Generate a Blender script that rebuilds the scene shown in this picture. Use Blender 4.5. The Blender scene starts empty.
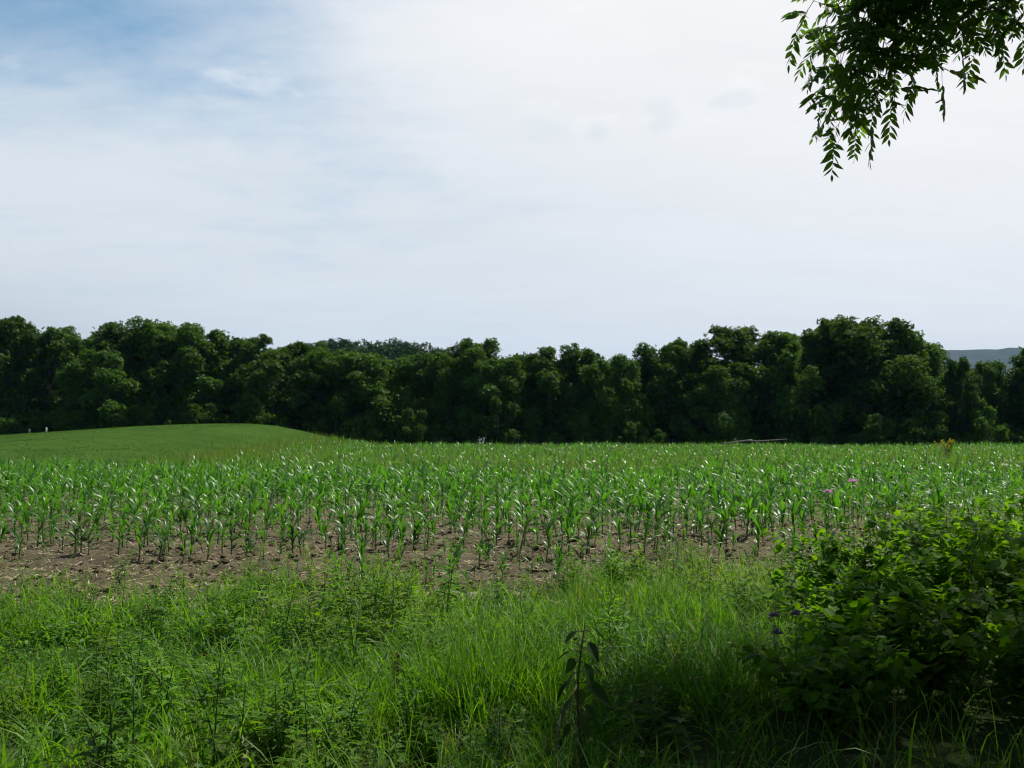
import bpy, math, random
import numpy as np
from mathutils import Vector, Quaternion

R = math.radians
rng = np.random.default_rng(7)
random.seed(7)
scene = bpy.context.scene
COL = scene.collection

# ------------------------------------------------------------------ camera
FPX = 887.0
CAM = np.array([0.0, 0.0, 1.6])
PITCH = math.atan((432 - 384) / FPX)
cam_d = bpy.data.cameras.new('camera')
cam = bpy.data.objects.new('camera', cam_d)
COL.objects.link(cam)
cam.location = CAM
cam.rotation_euler = (R(90) + PITCH, 0, 0)
cam_d.sensor_width = 36
cam_d.lens = 36 * FPX / 1024
cam_d.clip_start = 0.05
cam_d.clip_end = 12000
scene.camera = cam


def at(px, py, d):
    """world point seen at a pixel, at depth d along +Y"""
    u = (px - 512) / FPX
    v = (384 - py) / FPX
    c, s = math.cos(PITCH), math.sin(PITCH)
    dy = c - v * s
    dz = s + v * c
    k = d / dy
    return np.array([u * k, d, 1.6 + dz * k])


# ------------------------------------------------------------------ numpy helpers
def vnoise(x, y, seed=0):
    """smooth value noise, roughly -1..1"""
    x = np.asarray(x, float); y = np.asarray(y, float)
    xi = np.floor(x).astype(np.int64); yi = np.floor(y).astype(np.int64)
    xf = x - xi; yf = y - yi
    xf = xf * xf * (3 - 2 * xf); yf = yf * yf * (3 - 2 * yf)

    def hsh(a, b):
        n = (a * 374761393 + b * 668265263 + seed * 1442695041) & 0xffffffff
        n = ((n ^ (n >> 13)) * 1274126177) & 0xffffffff
        return ((n ^ (n >> 16)) & 0xffff) / 32767.5 - 1
    a = hsh(xi, yi); b = hsh(xi + 1, yi); c = hsh(xi, yi + 1); d = hsh(xi + 1, yi + 1)
    return (a * (1 - xf) + b * xf) * (1 - yf) + (c * (1 - xf) + d * xf) * yf


def sstep(a, b, x):
    t = np.clip((np.asarray(x, float) - a) / (b - a), 0, 1)
    return t * t * (3 - 2 * t)


ROW = 0.76
EDGE_X = -13.5      # field edge beside the mowed mound
EDGE_Y = 34.0


def verge_edge(x):
    return np.interp(x, [-8, -5, -3, -2.2, -1.2, -.6, .3, .7, 2, 3, 6], [8.6, 8.3, 8.3, 8.9, 9.3, 8.2, 8.2, 9.5, 10.2, 10.5, 11]) + 0.35 * vnoise(np.asarray(x) * 1.3, 3.0, 5) + .25 * vnoise(np.asarray(x) * 3.3, 3.0, 15)


def H(x, y):
    x = np.asarray(x, float); y = np.asarray(y, float)
    prof = np.interp(x, [-140, -80, -60, -43, -34, -28, -24, -20, -16.5, -13, -9.5], [0.4, 0.5, 0.7, 1.12, 1.75, 2.15, 2.32, 2.25, 1.6, .55, 0.0])
    prof = (prof + np.interp(x + 1.6, [-140, -80, -60, -43, -34, -28, -24, -20, -16.5, -13, -9.5], [0.4, 0.5, 0.7, 1.12, 1.75, 2.15, 2.32, 2.25, 1.6, .55, 0.0])) / 2
    ramp = sstep(33, 74, y) * (1 - 0.9 * sstep(76, 98, y))
    z = prof * ramp
    z = z - 2.0 * sstep(74, 98, y) * (1 - sstep(150, 240, y))
    # wooded hill behind the trees, left of centre
    z = z + 22.5 * np.exp(-((x + 46) / 56) ** 2) * sstep(140, 300, y) * (1 - sstep(330, 600, y))
    z = z + 0.10 * vnoise(x / 9, y / 9, 1) * sstep(12, 40, y)
    f = sstep(7.6, 9.3, y) * (1 - sstep(30, 60, y))
    z = z + f * (0.030 * np.cos((y - 0.05 * x) * 2 * math.pi / ROW) + 0.02 * vnoise(x * 2.1, y * 2.1, 2) + 0.05 * vnoise(x * 3.6, y * 4.4, 3) + 0.014 * vnoise(x * 11, y * 11, 6))
    z = z + 0.05 * vnoise(x * 0.8, y * 0.8, 4) * (1 - sstep(10, 30, y))
    return z


def rot_from_normal(n, spin):
    """N x 3 normals -> N x 3 x 3 (columns: x, y, normal)"""
    n = n / np.linalg.norm(n, axis=1, keepdims=True)
    ref = np.where(np.abs(n[:, 2:3]) < 0.95, np.array([[0, 0, 1.0]]), np.array([[1.0, 0, 0]]))
    a = np.cross(ref, n); a /= np.linalg.norm(a, axis=1, keepdims=True)
    b = np.cross(n, a)
    c, s = np.cos(spin)[:, None], np.sin(spin)[:, None]
    x = a * c + b * s
    y = -a * s + b * c
    return np.stack([x, y, n], axis=2)


class Mesh:
    """collects vertex / polygon arrays, then links them as one object"""
    def __init__(self):
        self.v = []; self.f = []; self.t = []; self.n = 0

    def add(self, v, faces, tint=None):
        """v: (n,3); faces: list of index arrays (m,k) of one size each"""
        v = np.asarray(v, float)
        for f in faces:
            self.f.append(np.asarray(f, np.int64) + self.n)
        self.v.append(v)
        self.t.append(np.full(len(v), .5) if tint is None else np.asarray(tint, float))
        self.n += len(v)
        return self

    def inst(self, tv, tf, pos, rot, scale, tint=None):
        """many placed copies of a template (tv, tf list of arrays)"""
        tv = np.asarray(tv, float)
        N = len(pos)
        scale = np.asarray(scale, float)
        if scale.ndim == 1:
            scale = scale[:, None]
        loc = tv[None] * (scale[:, None, :])
        w = np.einsum('nij,nkj->nki', rot, loc) + np.asarray(pos)[:, None, :]
        off = (np.arange(N) * len(tv))[:, None, None]
        fs = [(np.asarray(f)[None] + off).reshape(-1, np.asarray(f).shape[1]) for f in tf]
        tt = None if tint is None else np.repeat(tint, len(tv))
        return self.add(w.reshape(-1, 3), fs, tt)

    def strips(self, base, az, L, W, e0, bend, S, prof, fold=0.0, tint=None, lean=None):
        """blades: arched ribbons with a folded mid rib"""
        base = np.asarray(base, float); N = len(base)
        t = np.linspace(0, 1, S + 1)
        tm = (t[:-1] + t[1:]) / 2
        ang = e0[:, None] - bend[:, None] * tm[None] ** 1.3
        dr = np.cos(ang) * (L / S)[:, None]; dz = np.sin(ang) * (L / S)[:, None]
        r = np.concatenate([np.zeros((N, 1)), np.cumsum(dr, 1)], 1)
        z = np.concatenate([np.zeros((N, 1)), np.cumsum(dz, 1)], 1)
        ca, sa = np.cos(az)[:, None], np.sin(az)[:, None]
        p = np.stack([base[:, 0:1] + r * ca, base[:, 1:2] + r * sa, base[:, 2:3] + z], 2)
        w = np.asarray([prof(q) for q in t])[None] * W[:, None]
        tw = (rng.normal(0, .35, N)[:, None]) * t[None] * 2
        sx, sy = -sa * np.cos(tw), ca * np.cos(tw)
        side = np.stack([sx, sy, np.sin(tw)], 2)
        l = p - side * w[..., None] / 2; rr = p + side * w[..., None] / 2
        if fold:
            l[..., 2] += w * fold; rr[..., 2] += w * fold
            V = np.stack([l, p, rr], 2).reshape(N, -1, 3); k = 3
        else:
            V = np.stack([l, rr], 2).reshape(N, -1, 3); k = 2
        f = []
        for i in range(S):
            for j in range(k - 1):
                a = i * k + j
                f.append([a, a + 1, a + k + 1, a + k])
        f = np.asarray(f)
        off = (np.arange(N) * V.shape[1])[:, None, None]
        F = (f[None] + off).reshape(-1, 4)
        return self.add(V.reshape(-1, 3), [F], None if tint is None else np.repeat(tint, V.shape[1]))

    def tube(self, pts, rad, sides=6, tint=.5):
        pts = np.asarray(pts, float); n = len(pts)
        rad = np.broadcast_to(np.asarray(rad, float), (n,))
        V = []
        for i in range(n):
            d = pts[min(i + 1, n - 1)] - pts[max(i - 1, 0)]
            d = d / (np.linalg.norm(d) + 1e-9)
            ref = np.array([1.0, 0, 0]) if abs(d[0]) < .8 else np.array([0, 1.0, 0])
            a = np.cross(d, ref); a /= np.linalg.norm(a); b = np.cross(d, a)
            th = np.arange(sides) * 2 * math.pi / sides
            V.append(pts[i] + rad[i] * (np.cos(th)[:, None] * a + np.sin(th)[:, None] * b))
        V = np.concatenate(V)
        F = []
        for i in range(n - 1):
            for j in range(sides):
                k = (j + 1) % sides
                F.append([i * sides + j, i * sides + k, (i + 1) * sides + k, (i + 1) * sides + j])
        caps = [np.asarray([list(range(sides))[::-1]]), np.asarray([[(n - 1) * sides + j for j in range(sides)]])]
        return self.add(V, [np.asarray(F)] + caps, np.full(len(V), tint))

    def data(self, name, mat, smooth=True):
        v = np.concatenate(self.v); t = np.concatenate(self.t)
        me = bpy.data.meshes.new(name)
        loops = np.concatenate([f.ravel() for f in self.f])
        sizes = np.concatenate([np.full(len(f), f.shape[1]) for f in self.f])
        me.vertices.add(len(v)); me.vertices.foreach_set('co', v.ravel().astype(np.float32))
        me.loops.add(len(loops)); me.loops.foreach_set('vertex_index', loops.astype(np.int32))
        me.polygons.add(len(sizes))
        st = np.concatenate([[0], np.cumsum(sizes)[:-1]])
        me.polygons.foreach_set('loop_start', st.astype(np.int32))
        me.polygons.foreach_set('loop_total', sizes.astype(np.int32))
        me.polygons.foreach_set('use_smooth', np.full(len(sizes), smooth))
        at_ = me.attributes.new('tint', 'FLOAT', 'POINT')
        at_.data.foreach_set('value', t.astype(np.float32))
        me.materials.append(mat)
        me.update(calc_edges=True)
        return me

    def build(self, name, mat, parent=None, smooth=True):
        return link(name, self.data(name, mat, smooth), parent)


def link(name, data, parent=None):
    o = bpy.data.objects.new(name, data)
    COL.objects.link(o)
    if parent:
        o.parent = parent
    return o


def tag(o, label=None, cat=None, group=None, kind=None):
    if label: o['label'] = label
    if cat: o['category'] = cat
    if group: o['group'] = group
    if kind: o['kind'] = kind
    return o


def thing(name, label, cat, loc=(0, 0, 0), rz=0, group=None):
    o = link(name, None)
    o.location = loc; o.rotation_euler = (0, 0, rz)
    return tag(o, label, cat, group)


def dup(root, name=None):
    r = root.copy(); COL.objects.link(r)
    for ch in root.children:
        c = ch.copy(); COL.objects.link(c); c.parent = r
        for g in ch.children:
            k = g.copy(); COL.objects.link(k); k.parent = c
    return r


# ------------------------------------------------------------------ materials
def nt(mat):
    mat.use_nodes = True
    n = mat.node_tree
    n.nodes.clear()
    return n


def nd(t, kind, **kw):
    n = t.nodes.new(kind)
    for k, v in kw.items():
        if k.startswith('i_'):
            n.inputs[k[2:]].default_value = v
        else:
            setattr(n, k, v)
    return n


def mixrgb(t, fac, a, b, mode='MIX'):
    m = t.nodes.new('ShaderNodeMix'); m.data_type = 'RGBA'; m.blend_type = mode
    for sock, val in ((m.inputs[0], fac), (m.inputs[6], a), (m.inputs[7], b)):
        if isinstance(val, bpy.types.NodeSocket):
            t.links.new(val, sock)
        elif isinstance(val, (int, float)):
            sock.default_value = val
        else:
            sock.default_value = tuple(val) + (1,) if len(val) == 3 else val
    return m.outputs[2]


def mth(t, op, a, b=None, c=None, clamp=False):
    m = t.nodes.new('ShaderNodeMath'); m.operation = op; m.use_clamp = clamp
    for i, val in enumerate((a, b, c)):
        if val is None: continue
        if isinstance(val, bpy.types.NodeSocket):
            t.links.new(val, m.inputs[i])
        else:
            m.inputs[i].default_value = val
    return m.outputs[0]


def ramp(t, x, lo, hi):
    m = t.nodes.new('ShaderNodeMapRange'); m.interpolation_type = 'SMOOTHSTEP'
    t.links.new(x, m.inputs[0]); m.inputs[1].default_value = lo; m.inputs[2].default_value = hi
    return m.outputs[0]


def noise(t, vec, scale, detail=3, rough=.55, dist=0.0):
    n = nd(t, 'ShaderNodeTexNoise')
    n.inputs['Scale'].default_value = scale; n.inputs['Detail'].default_value = detail
    n.inputs['Roughness'].default_value = rough; n.inputs['Distortion'].default_value = dist
    if vec is not None: t.links.new(vec, n.inputs['Vector'])
    return n.outputs['Fac']


def foliage(name, ca, cb, rough=.45, spec=.5, trans=.35, tcol=None, objvar=.25, cc=None):
    """leaf: reflects and lets light through; ca..cb by the leaf's own tint"""
    m = bpy.data.materials.new(name); t = nt(m)
    out = nd(t, 'ShaderNodeOutputMaterial')
    a = nd(t, 'ShaderNodeAttribute', attribute_name='tint')
    oi = nd(t, 'ShaderNodeObjectInfo')
    col = mixrgb(t, a.outputs['Fac'], ca, cb)
    if cc is not None:       # the oldest leaves turn
        col = mixrgb(t, ramp(t, a.outputs['Fac'], .96, .99), col, cc)
    k = mth(t, 'MULTIPLY_ADD', oi.outputs['Random'], objvar * 2, 1 - objvar)
    sc = nd(t, 'ShaderNodeVectorMath', operation='SCALE')
    t.links.new(col, sc.inputs[0]); t.links.new(k, sc.inputs['Scale'])
    col = sc.outputs[0]
    p = nd(t, 'ShaderNodeBsdfPrincipled')
    t.links.new(col, p.inputs['Base Color'])
    p.inputs['Roughness'].default_value = rough
    p.inputs['Specular IOR Level'].default_value = spec
    tr = nd(t, 'ShaderNodeBsdfTranslucent')
    t.links.new(mixrgb(t, 1.0, col, tcol or (1.6, 1.5, .55), 'MULTIPLY'), tr.inputs['Color'])
    ad = nd(t, 'ShaderNodeMixShader'); ad.inputs[0].default_value = trans
    t.links.new(p.outputs[0], ad.inputs[1]); t.links.new(tr.outputs[0], ad.inputs[2])
    t.links.new(ad.outputs[0], out.inputs['Surface'])
    return m


def solid(name, ca, cb, scale=8, rough=.85, bump=.3, spec=.3, tint=False):
    m = bpy.data.materials.new(name); t = nt(m)
    out = nd(t, 'ShaderNodeOutputMaterial')
    tc = nd(t, 'ShaderNodeTexCoord')
    n = noise(t, tc.outputs['Object'], scale, 5)
    f = ramp(t, n, .35, .65)
    if tint:
        a = nd(t, 'ShaderNodeAttribute', attribute_name='tint')
        f = a.outputs['Fac']
    p = nd(t, 'ShaderNodeBsdfPrincipled')
    t.links.new(mixrgb(t, f, ca, cb), p.inputs['Base Color'])
    p.inputs['Roughness'].default_value = rough
    p.inputs['Specular IOR Level'].default_value = spec
    if bump:
        b = nd(t, 'ShaderNodeBump'); b.inputs['Strength'].default_value = bump; b.inputs['Distance'].default_value = .02
        t.links.new(n, b.inputs['Height']); t.links.new(b.outputs[0], p.inputs['Normal'])
    t.links.new(p.outputs[0], out.inputs['Surface'])
    return m


M = {}
M['corn'] = foliage('corn_leaf', (.035, .122, .013), (.072, .190, .019), rough=.40, spec=.5, trans=.45, tcol=(1.5, 1.6, .45), cc=(.22, .19, .07))
M['corn_stalk'] = foliage('corn_stalk', (.05, .11, .025), (.07, .13, .03), rough=.5, trans=.1)
M['grass'] = foliage('grass_blade', (.030, .108, .009), (.135, .250, .014), rough=.48, spec=.3, trans=.5, tcol=(1.5, 1.7, .4), cc=(.22, .18, .08))
M['pale_grass'] = foliage('pale_grass_blade', (.060, .125, .018), (.135, .185, .045), rough=.6, spec=.15, trans=.4)
M['turf_blade'] = foliage('turf_blade', (.022, .062, .009), (.042, .092, .013), rough=.9, spec=.03, trans=.3)
M['weed'] = foliage('weed_leaf', (.040, .130, .010), (.105, .245, .013), rough=.55, spec=.25, trans=.5, tcol=(1.6, 1.5, .4))
M['lime'] = foliage('lime_weed_leaf', (.07, .160, .014), (.13, .235, .016), rough=.55, spec=.25, trans=.52, tcol=(1.6, 1.5, .4))
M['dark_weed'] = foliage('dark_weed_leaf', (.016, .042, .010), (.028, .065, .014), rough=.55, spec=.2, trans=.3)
M['lobed'] = foliage('lobed_leaf', (.052, .140, .008), (.13, .28, .012), rough=.6, spec=.18, trans=.58, tcol=(1.6, 1.5, .4))
M['walnut'] = foliage('walnut_leaflet', (.042, .105, .017), (.09, .18, .022), rough=.45, spec=.45, trans=.55, tcol=(1.7, 1.7, .5), objvar=0)
M['crown'] = foliage('walnut_crown_leaflet', (.022, .058, .014), (.042, .095, .016), rough=.5, spec=.3, trans=.25, objvar=0)  # darker, less translucent than the bough's leaflets so the crown blocks more light
M['tree'] = foliage('tree_leaf', (.030, .074, .012), (.082, .162, .020), rough=.7, spec=.12, trans=.34, objvar=.22)
M['tree_light'] = foliage('tree_leaf_light', (.036, .085, .009), (.066, .145, .014), rough=.55, spec=.2, trans=.36, objvar=.2)
M['wood'] = foliage('far_wood_leaf', (.012, .034, .006), (.028, .066, .010), rough=.6, spec=.1, trans=.25, objvar=0)
M['stem'] = solid('weed_stem', (.045, .10, .02), (.075, .11, .03), 20, .6, 0)
M['dark_stem'] = solid('dark_stem', (.05, .03, .025), (.07, .045, .03), 20, .6, 0)
M['bark'] = solid('bark', (.09, .08, .065), (.20, .18, .15), 6, .9, .6)
M['deadwood'] = solid('dead_wood', (.13, .11, .085), (.22, .19, .155), 14, .85, .3)
M['clod'] = solid('soil_clod', (.046, .037, .022), (.165, .138, .085), 8, .95, .3, .1, tint=True)
M['straw'] = solid('straw', (.30, .24, .15), (.48, .40, .28), 8, .8, 0, .2, tint=True)
M['stone'] = solid('field_stone', (.26, .235, .19), (.38, .35, .29), 22, .85, .4, .2)
M['white'] = solid('white_paint', (.75, .75, .72), (.82, .82, .80), 9, .5, .05)
M['grey_post'] = solid('weathered_post', (.2, .19, .17), (.3, .28, .26), 9, .85, .2)
M['yellow'] = foliage('goldenrod_flower', (.42, .31, .02), (.60, .46, .03), rough=.7, trans=.3, tcol=(1, 1, 1), objvar=0)
M['pink'] = foliage('pink_petal', (.68, .36, .58), (.80, .50, .72), rough=.6, trans=.45, tcol=(1, 1, 1), objvar=0)
M['purple'] = foliage('dull_purple_petal', (.17, .12, .20), (.25, .19, .28), rough=.7, trans=.2, tcol=(1, 1, 1), objvar=0)
M['seed'] = solid('brown_seed', (.07, .035, .02), (.12, .06, .035), 40, .8, 0)
M['pale_spot'] = foliage('pale_spot', (.55, .55, .62), (.75, .75, .80), rough=.6, trans=.3, tcol=(1, 1, 1), objvar=0)


def ground_mat():
    m = bpy.data.materials.new('soil_and_turf'); t = nt(m)
    out = nd(t, 'ShaderNodeOutputMaterial')
    tc = nd(t, 'ShaderNodeTexCoord'); P = tc.outputs['Object']
    sep = nd(t, 'ShaderNodeSeparateXYZ'); t.links.new(P, sep.inputs[0])
    fine = noise(t, P, 22, 8, .7); mid = noise(t, P, 3.2, 5, .6); big = noise(t, P, .35, 4)
    soil = mixrgb(t, ramp(t, fine, .3, .7), (.046, .037, .021), (.150, .124, .074))
    soil = mixrgb(t, ramp(t, mid, .42, .62), soil, (.120, .098, .062))
    soil = mixrgb(t, mth(t, 'MULTIPLY', ramp(t, noise(t, P, 1.3, 5, .65), .48, .66), .55), soil, (.050, .040, .025))
    turf = mixrgb(t, ramp(t, fine, .3, .7), (.03, .05, .012), (.06, .085, .02))
    turf = mixrgb(t, ramp(t, mid, .58, .72), turf, (.10, .078, .05))
    # beyond the field: rough meadow
    y = sep.outputs['Y']
    wob = mth(t, 'MULTIPLY_ADD', mid, 1.2, mth(t, 'ADD', y, -.6))
    f1 = ramp(t, wob, 7.6, 9.0)
    c = mixrgb(t, f1, turf, soil)
    far = mixrgb(t, ramp(t, big, .4, .6), (.035, .075, .015), (.06, .10, .022))
    c = mixrgb(t, ramp(t, y, 73, 76), c, far)
    p = nd(t, 'ShaderNodeBsdfPrincipled'); p.inputs['Roughness'].default_value = .95
    p.inputs['Specular IOR Level'].default_value = .15
    t.links.new(c, p.inputs['Base Color'])
    b = nd(t, 'ShaderNodeBump'); b.inputs['Strength'].default_value = .9; b.inputs['Distance'].default_value = .04
    t.links.new(mth(t, 'ADD', fine, mth(t, 'MULTIPLY', mid, 1.2)), b.inputs['Height'])
    t.links.new(b.outputs[0], p.inputs['Normal'])
    t.links.new(p.outputs[0], out.inputs['Surface'])
    return m


def turf_mat():
    m = bpy.data.materials.new('mowed_turf'); t = nt(m)
    out = nd(t, 'ShaderNodeOutputMaterial')
    tc = nd(t, 'ShaderNodeTexCoord'); P = tc.outputs['Object']
    sep = nd(t, 'ShaderNodeSeparateXYZ'); t.links.new(P, sep.inputs[0])
    n1 = noise(t, P, .25, 4); n2 = noise(t, P, 5, 6, .7)
    c = mixrgb(t, ramp(t, n1, .35, .65), (.029, .074, .010), (.045, .098, .015))
    c = mixrgb(t, mth(t, 'MULTIPLY', ramp(t, n2, .35, .7), .5), c, (.045, .075, .016))
    # mower swaths
    s = mth(t, 'SINE', mth(t, 'MULTIPLY', mth(t, 'MULTIPLY_ADD', sep.outputs['X'], .32, sep.outputs['Y']), 2.4))
    c = mixrgb(t, mth(t, 'MULTIPLY', ramp(t, s, -.4, .4), .28), c, (.052, .100, .017))
    p = nd(t, 'ShaderNodeBsdfPrincipled'); p.inputs['Roughness'].default_value = 1
    p.inputs['Specular IOR Level'].default_value = .02
    t.links.new(c, p.inputs['Base Color'])
    b = nd(t, 'ShaderNodeBump'); b.inputs['Strength'].default_value = .8; b.inputs['Distance'].default_value = .05
    t.links.new(n2, b.inputs['Height']); t.links.new(b.outputs[0], p.inputs['Normal'])
    t.links.new(p.outputs[0], out.inputs['Surface'])
    return m


M['ground'] = ground_mat(); M['turf'] = turf_mat()

# ------------------------------------------------------------------ ground sheet
geo = lambda a, b, n: np.geomspace(a, b, n)[1:]
xr = np.concatenate([np.arange(0, 8, .1), np.arange(8, 14, .5), np.arange(14, 70, 1.0), geo(69, 4000, 34)])
xs = np.unique(np.concatenate([-xr, xr, [EDGE_X]]))
ys = np.unique(np.concatenate([np.arange(-60, -8, 8), np.arange(-8, 4, .8), np.arange(4, 13, .08), np.arange(13, 34, .3), [EDGE_Y], np.arange(34, 100, 1.0), geo(99, 4000, 60)]))
X, Y = np.meshgrid(xs, ys)
Z = H(X, Y)
V = np.stack([X, Y, Z], 2).reshape(-1, 3)
ny, nx = X.shape
ii, jj = np.meshgrid(np.arange(ny - 1), np.arange(nx - 1), indexing='ij')
a = (ii * nx + jj).ravel()
F = np.stack([a, a + 1, a + nx + 1, a + nx], 1)
cx = (X[:-1, :-1] + X[1:, 1:]).ravel() / 2; cy = (Y[:-1, :-1] + Y[1:, 1:]).ravel() / 2
mow = (cx < EDGE_X) & (cy > EDGE_Y) & (cy < 86)


def sub(Fs):
    u, inv = np.unique(Fs.ravel(), return_inverse=True)
    return V[u], inv.reshape(Fs.shape)


v_, f_ = sub(F[~mow]); tag(Mesh().add(v_, [f_]).build('ground', M['ground']), kind='structure')
v_, f_ = sub(F[mow]); tag(Mesh().add(v_, [f_]).build('mowed_grass_mound', M['turf']), kind='structure')

# distant blue ridge
mb = Mesh()
hx = np.linspace(-600, 3600, 120); hy = np.linspace(1900, 3300, 24)
HX, HY = np.meshgrid(hx, hy)
crest = np.interp(hx, [-600, 300, 600, 900, 1080, 1200, 1700, 2400, 3600], [20, 60, 110, 175, 228, 240, 246, 250, 160])
HZ = crest[None] * np.sin(np.clip((HY - 1900) / 1400, 0, 1) * math.pi) ** 1.2 * (1 + .05 * vnoise(HX / 120, HY / 120, 9)) + 5 * vnoise(HX / 30, HY / 30, 8) - 8
VV = np.stack([HX, HY, HZ], 2).reshape(-1, 3)
i2, j2 = np.meshgrid(np.arange(23), np.arange(119), indexing='ij'); a = (i2 * 120 + j2).ravel()
mb.add(VV, [np.stack([a, a + 1, a + 121, a + 120], 1)])
tag(mb.build('distant_hill', solid('wooded_ridge', (.008, .022, .014), (.014, .032, .018), .03, .95, 0)), kind='structure')

# ------------------------------------------------------------------ leaf templates (base at origin, along +Y, normal +Z)
def diamond(w=.4, n=1, fold=.06):
    v = [[0, 0, 0], [w / 2, .45, fold], [0, 1, -.05], [-w / 2, .45, fold], [0, .5, 0]]
    return np.array(v), [np.array([[0, 1, 4], [1, 2, 4], [2, 3, 4], [3, 0, 4]])]


def leaflet4(w=.32):
    return np.array([[0, 0, 0], [w / 2, .4, .03], [0, 1, -.06], [-w / 2, .4, .03]]), [np.array([[0, 1, 2, 3]])]


def ovate(w=.55):
    pts = [(0, 0), (.30, .12), (.5, .32), (.42, .58), (.22, .82), (0, 1.0)]
    rgt = [[x * w, y, .10 * x - .12 * y * y] for x, y in pts]
    lft = [[-x * w, y, .10 * x - .12 * y * y] for x, y in pts[1:-1]]
    mid = [[0, y, -.02 - .12 * y * y] for y in (.12, .32, .58, .82)]
    v = rgt + lft + mid      # 0..5 right, 6..9 left, 10..13 mid
    f3 = [[0, 1, 10], [0, 10, 6], [4, 5, 13], [13, 5, 9]]
    f4 = []
    for k in range(3):
        f4 += [[1 + k, 2 + k, 11 + k, 10 + k], [10 + k, 11 + k, 7 + k, 6 + k]]
    return np.array(v), [np.array(f3), np.array(f4)]


def lobed():
    r = [(0, 0), (.30, -.10), (.50, .10), (.44, .28), (.60, .46), (.54, .64), (.36, .66), (.22, .84), (0, 1.05)]
    pts = r + [(-x, y) for x, y in r[1:-1][::-1]]
    v = [[x, y, .10 * abs(x) - .16 * y * y] for x, y in pts] + [[0, .38, -.05]]
    n = len(pts)
    return np.array(v), [np.array([[i, (i + 1) % n, n] for i in range(n)])]


def spray(k, seed):
    """a small bunch of leaves, unit radius"""
    g = np.random.default_rng(seed)
    tv, tf = diamond(.55)
    V_, F_ = [], []
    for i in range(k):
        an = i * 2.4 + g.uniform(-.4, .4); el = g.uniform(-.5, .5); s = g.uniform(.7, 1.05)
        d = np.array([math.cos(an) * math.cos(el), math.sin(an) * math.cos(el), math.sin(el)])
        up = np.array([0, 0, 1.0]) + g.normal(0, .4, 3); x = np.cross(d, up); x /= np.linalg.norm(x); z = np.cross(x, d)
        Rm = np.stack([x, d, z], 1)
        V_.append((tv * s) @ Rm.T); F_.append(tf[0] + i * len(tv))
    return np.concatenate(V_), [np.concatenate(F_)]


def aim(d, up):
    """rotations taking +Y to d with +Z near up"""
    d = d / np.linalg.norm(d, axis=1, keepdims=True)
    x = np.cross(d, up); x /= (np.linalg.norm(x, axis=1, keepdims=True) + 1e-9)
    z = np.cross(x, d)
    return np.stack([x, d, z], 2)


# ------------------------------------------------------------------ corn
blade_prof = lambda q: max(.04, (math.sin(math.pi * min(1, q * .80 + .20)) ** .7) * (1 - .15 * q))


def corn_parts(seed, S=6, nl=None, fold=.16, lod=0):
    """stalk and foliage arrays of one young corn plant about 0.7 m tall"""
    global rng
    rng = np.random.default_rng(seed)
    h = rng.uniform(.32, .44)
    nl = nl or rng.integers(8, 12)
    lean = rng.normal(0, .03, 2)
    fol = Mesh(); st = Mesh()
    a0 = rng.uniform(0, 6.28)
    k = np.arange(nl)
    u = k / (nl - 1)
    zz = .10 + (h - .10) * u ** .9
    base = np.stack([lean[0] * zz / h, lean[1] * zz / h, zz], 1)
    az = a0 + k * math.pi + rng.normal(0, .35, nl)
    L = np.interp(u, [0, .3, .65, 1], [.22, .40, .50, .34]) * rng.uniform(.8, 1.15, nl)
    W = np.interp(u, [0, .4, .75, 1], [.026, .046, .058, .036]) * rng.uniform(.75, 1.25, nl)
    e0 = np.interp(u, [0, .5, 1], [.75, 1.14, 1.44]) + rng.normal(0, .2, nl)
    bend = np.interp(u, [0, .5, 1], [1.5, 1.75, .6]) * rng.uniform(.5, 1.6, nl)
    tint = rng.uniform(0, .9, nl)
    if rng.random() < .5: tint[0] = 1.0
    fol.strips(base, az, L, W, e0, bend, S, blade_prof, fold=fold, tint=tint)
    n = 4
    zt = np.linspace(-.03, h + .06, n)
    st.tube(np.stack([lean[0] * zt / h, lean[1] * zt / h, zt], 1), np.linspace(.0125, .007, n), 6 if not lod else 4)
    return st, fol


corn_protos = []
for s in range(14):
    st, fol = corn_parts(100 + s)
    corn_protos.append((st.data('corn_stalk', M['corn_stalk']), fol.data('corn_foliage', M['corn'])))

rng = np.random.default_rng(21)


def corn_front(x):
    return np.interp(x, [-8, -5.6, -3.2, -2.2, -1.6, .5, 1.2, 2.5, 4, 8], [11.6, 11.2, 10.6, 10.2, 9.0, 8.9, 9.8, 9.9, 9.6, 9.2])


pts = []
row = 0
yr = 8.9
while yr < 72.5:
    hw = .60 * yr + 3.5
    sp = .18 if yr < 26 else .24
    xr_ = np.arange(-hw, hw, sp)
    xr_ = xr_ + rng.normal(0, .06, len(xr_))
    yy = yr + .05 * xr_ + .05 * vnoise(xr_ * .7, yr, 11) + rng.normal(0, .05, len(xr_))
    keep = yy > corn_front(xr_)
    keep &= ~((xr_ < EDGE_X - .3) & (yy > EDGE_Y - .5))
    gap = .34 if yr < 11 else (.22 if yr < 13.5 else .06)
    keep &= rng.random(len(xr_)) > gap
    keep &= vnoise(xr_ * .9, yr * 1.4, 13) > (-.42 if yr < 13.3 else -.85)
    sc = np.interp(yy, [9, 11, 14, 30, 72], [.60, .68, .82, 1.0, 1.04]) * (1 + .13 * vnoise(xr_ / 1.7, yy / 1.7, 12)) * rng.uniform(.68, 1.2, len(xr_))
    weak = rng.random(len(xr_)) < (.22 if yr < 12 else .05)
    sc = np.where(weak, sc * .6, sc)
    for x, y, s in zip(xr_[keep], yy[keep], sc[keep]):
        pts.append((x, y, s, row))
    row += 1
    yr += ROW
pts = np.array(pts)
inview = (np.abs(pts[:, 0]) < pts[:, 1] * .585)
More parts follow.
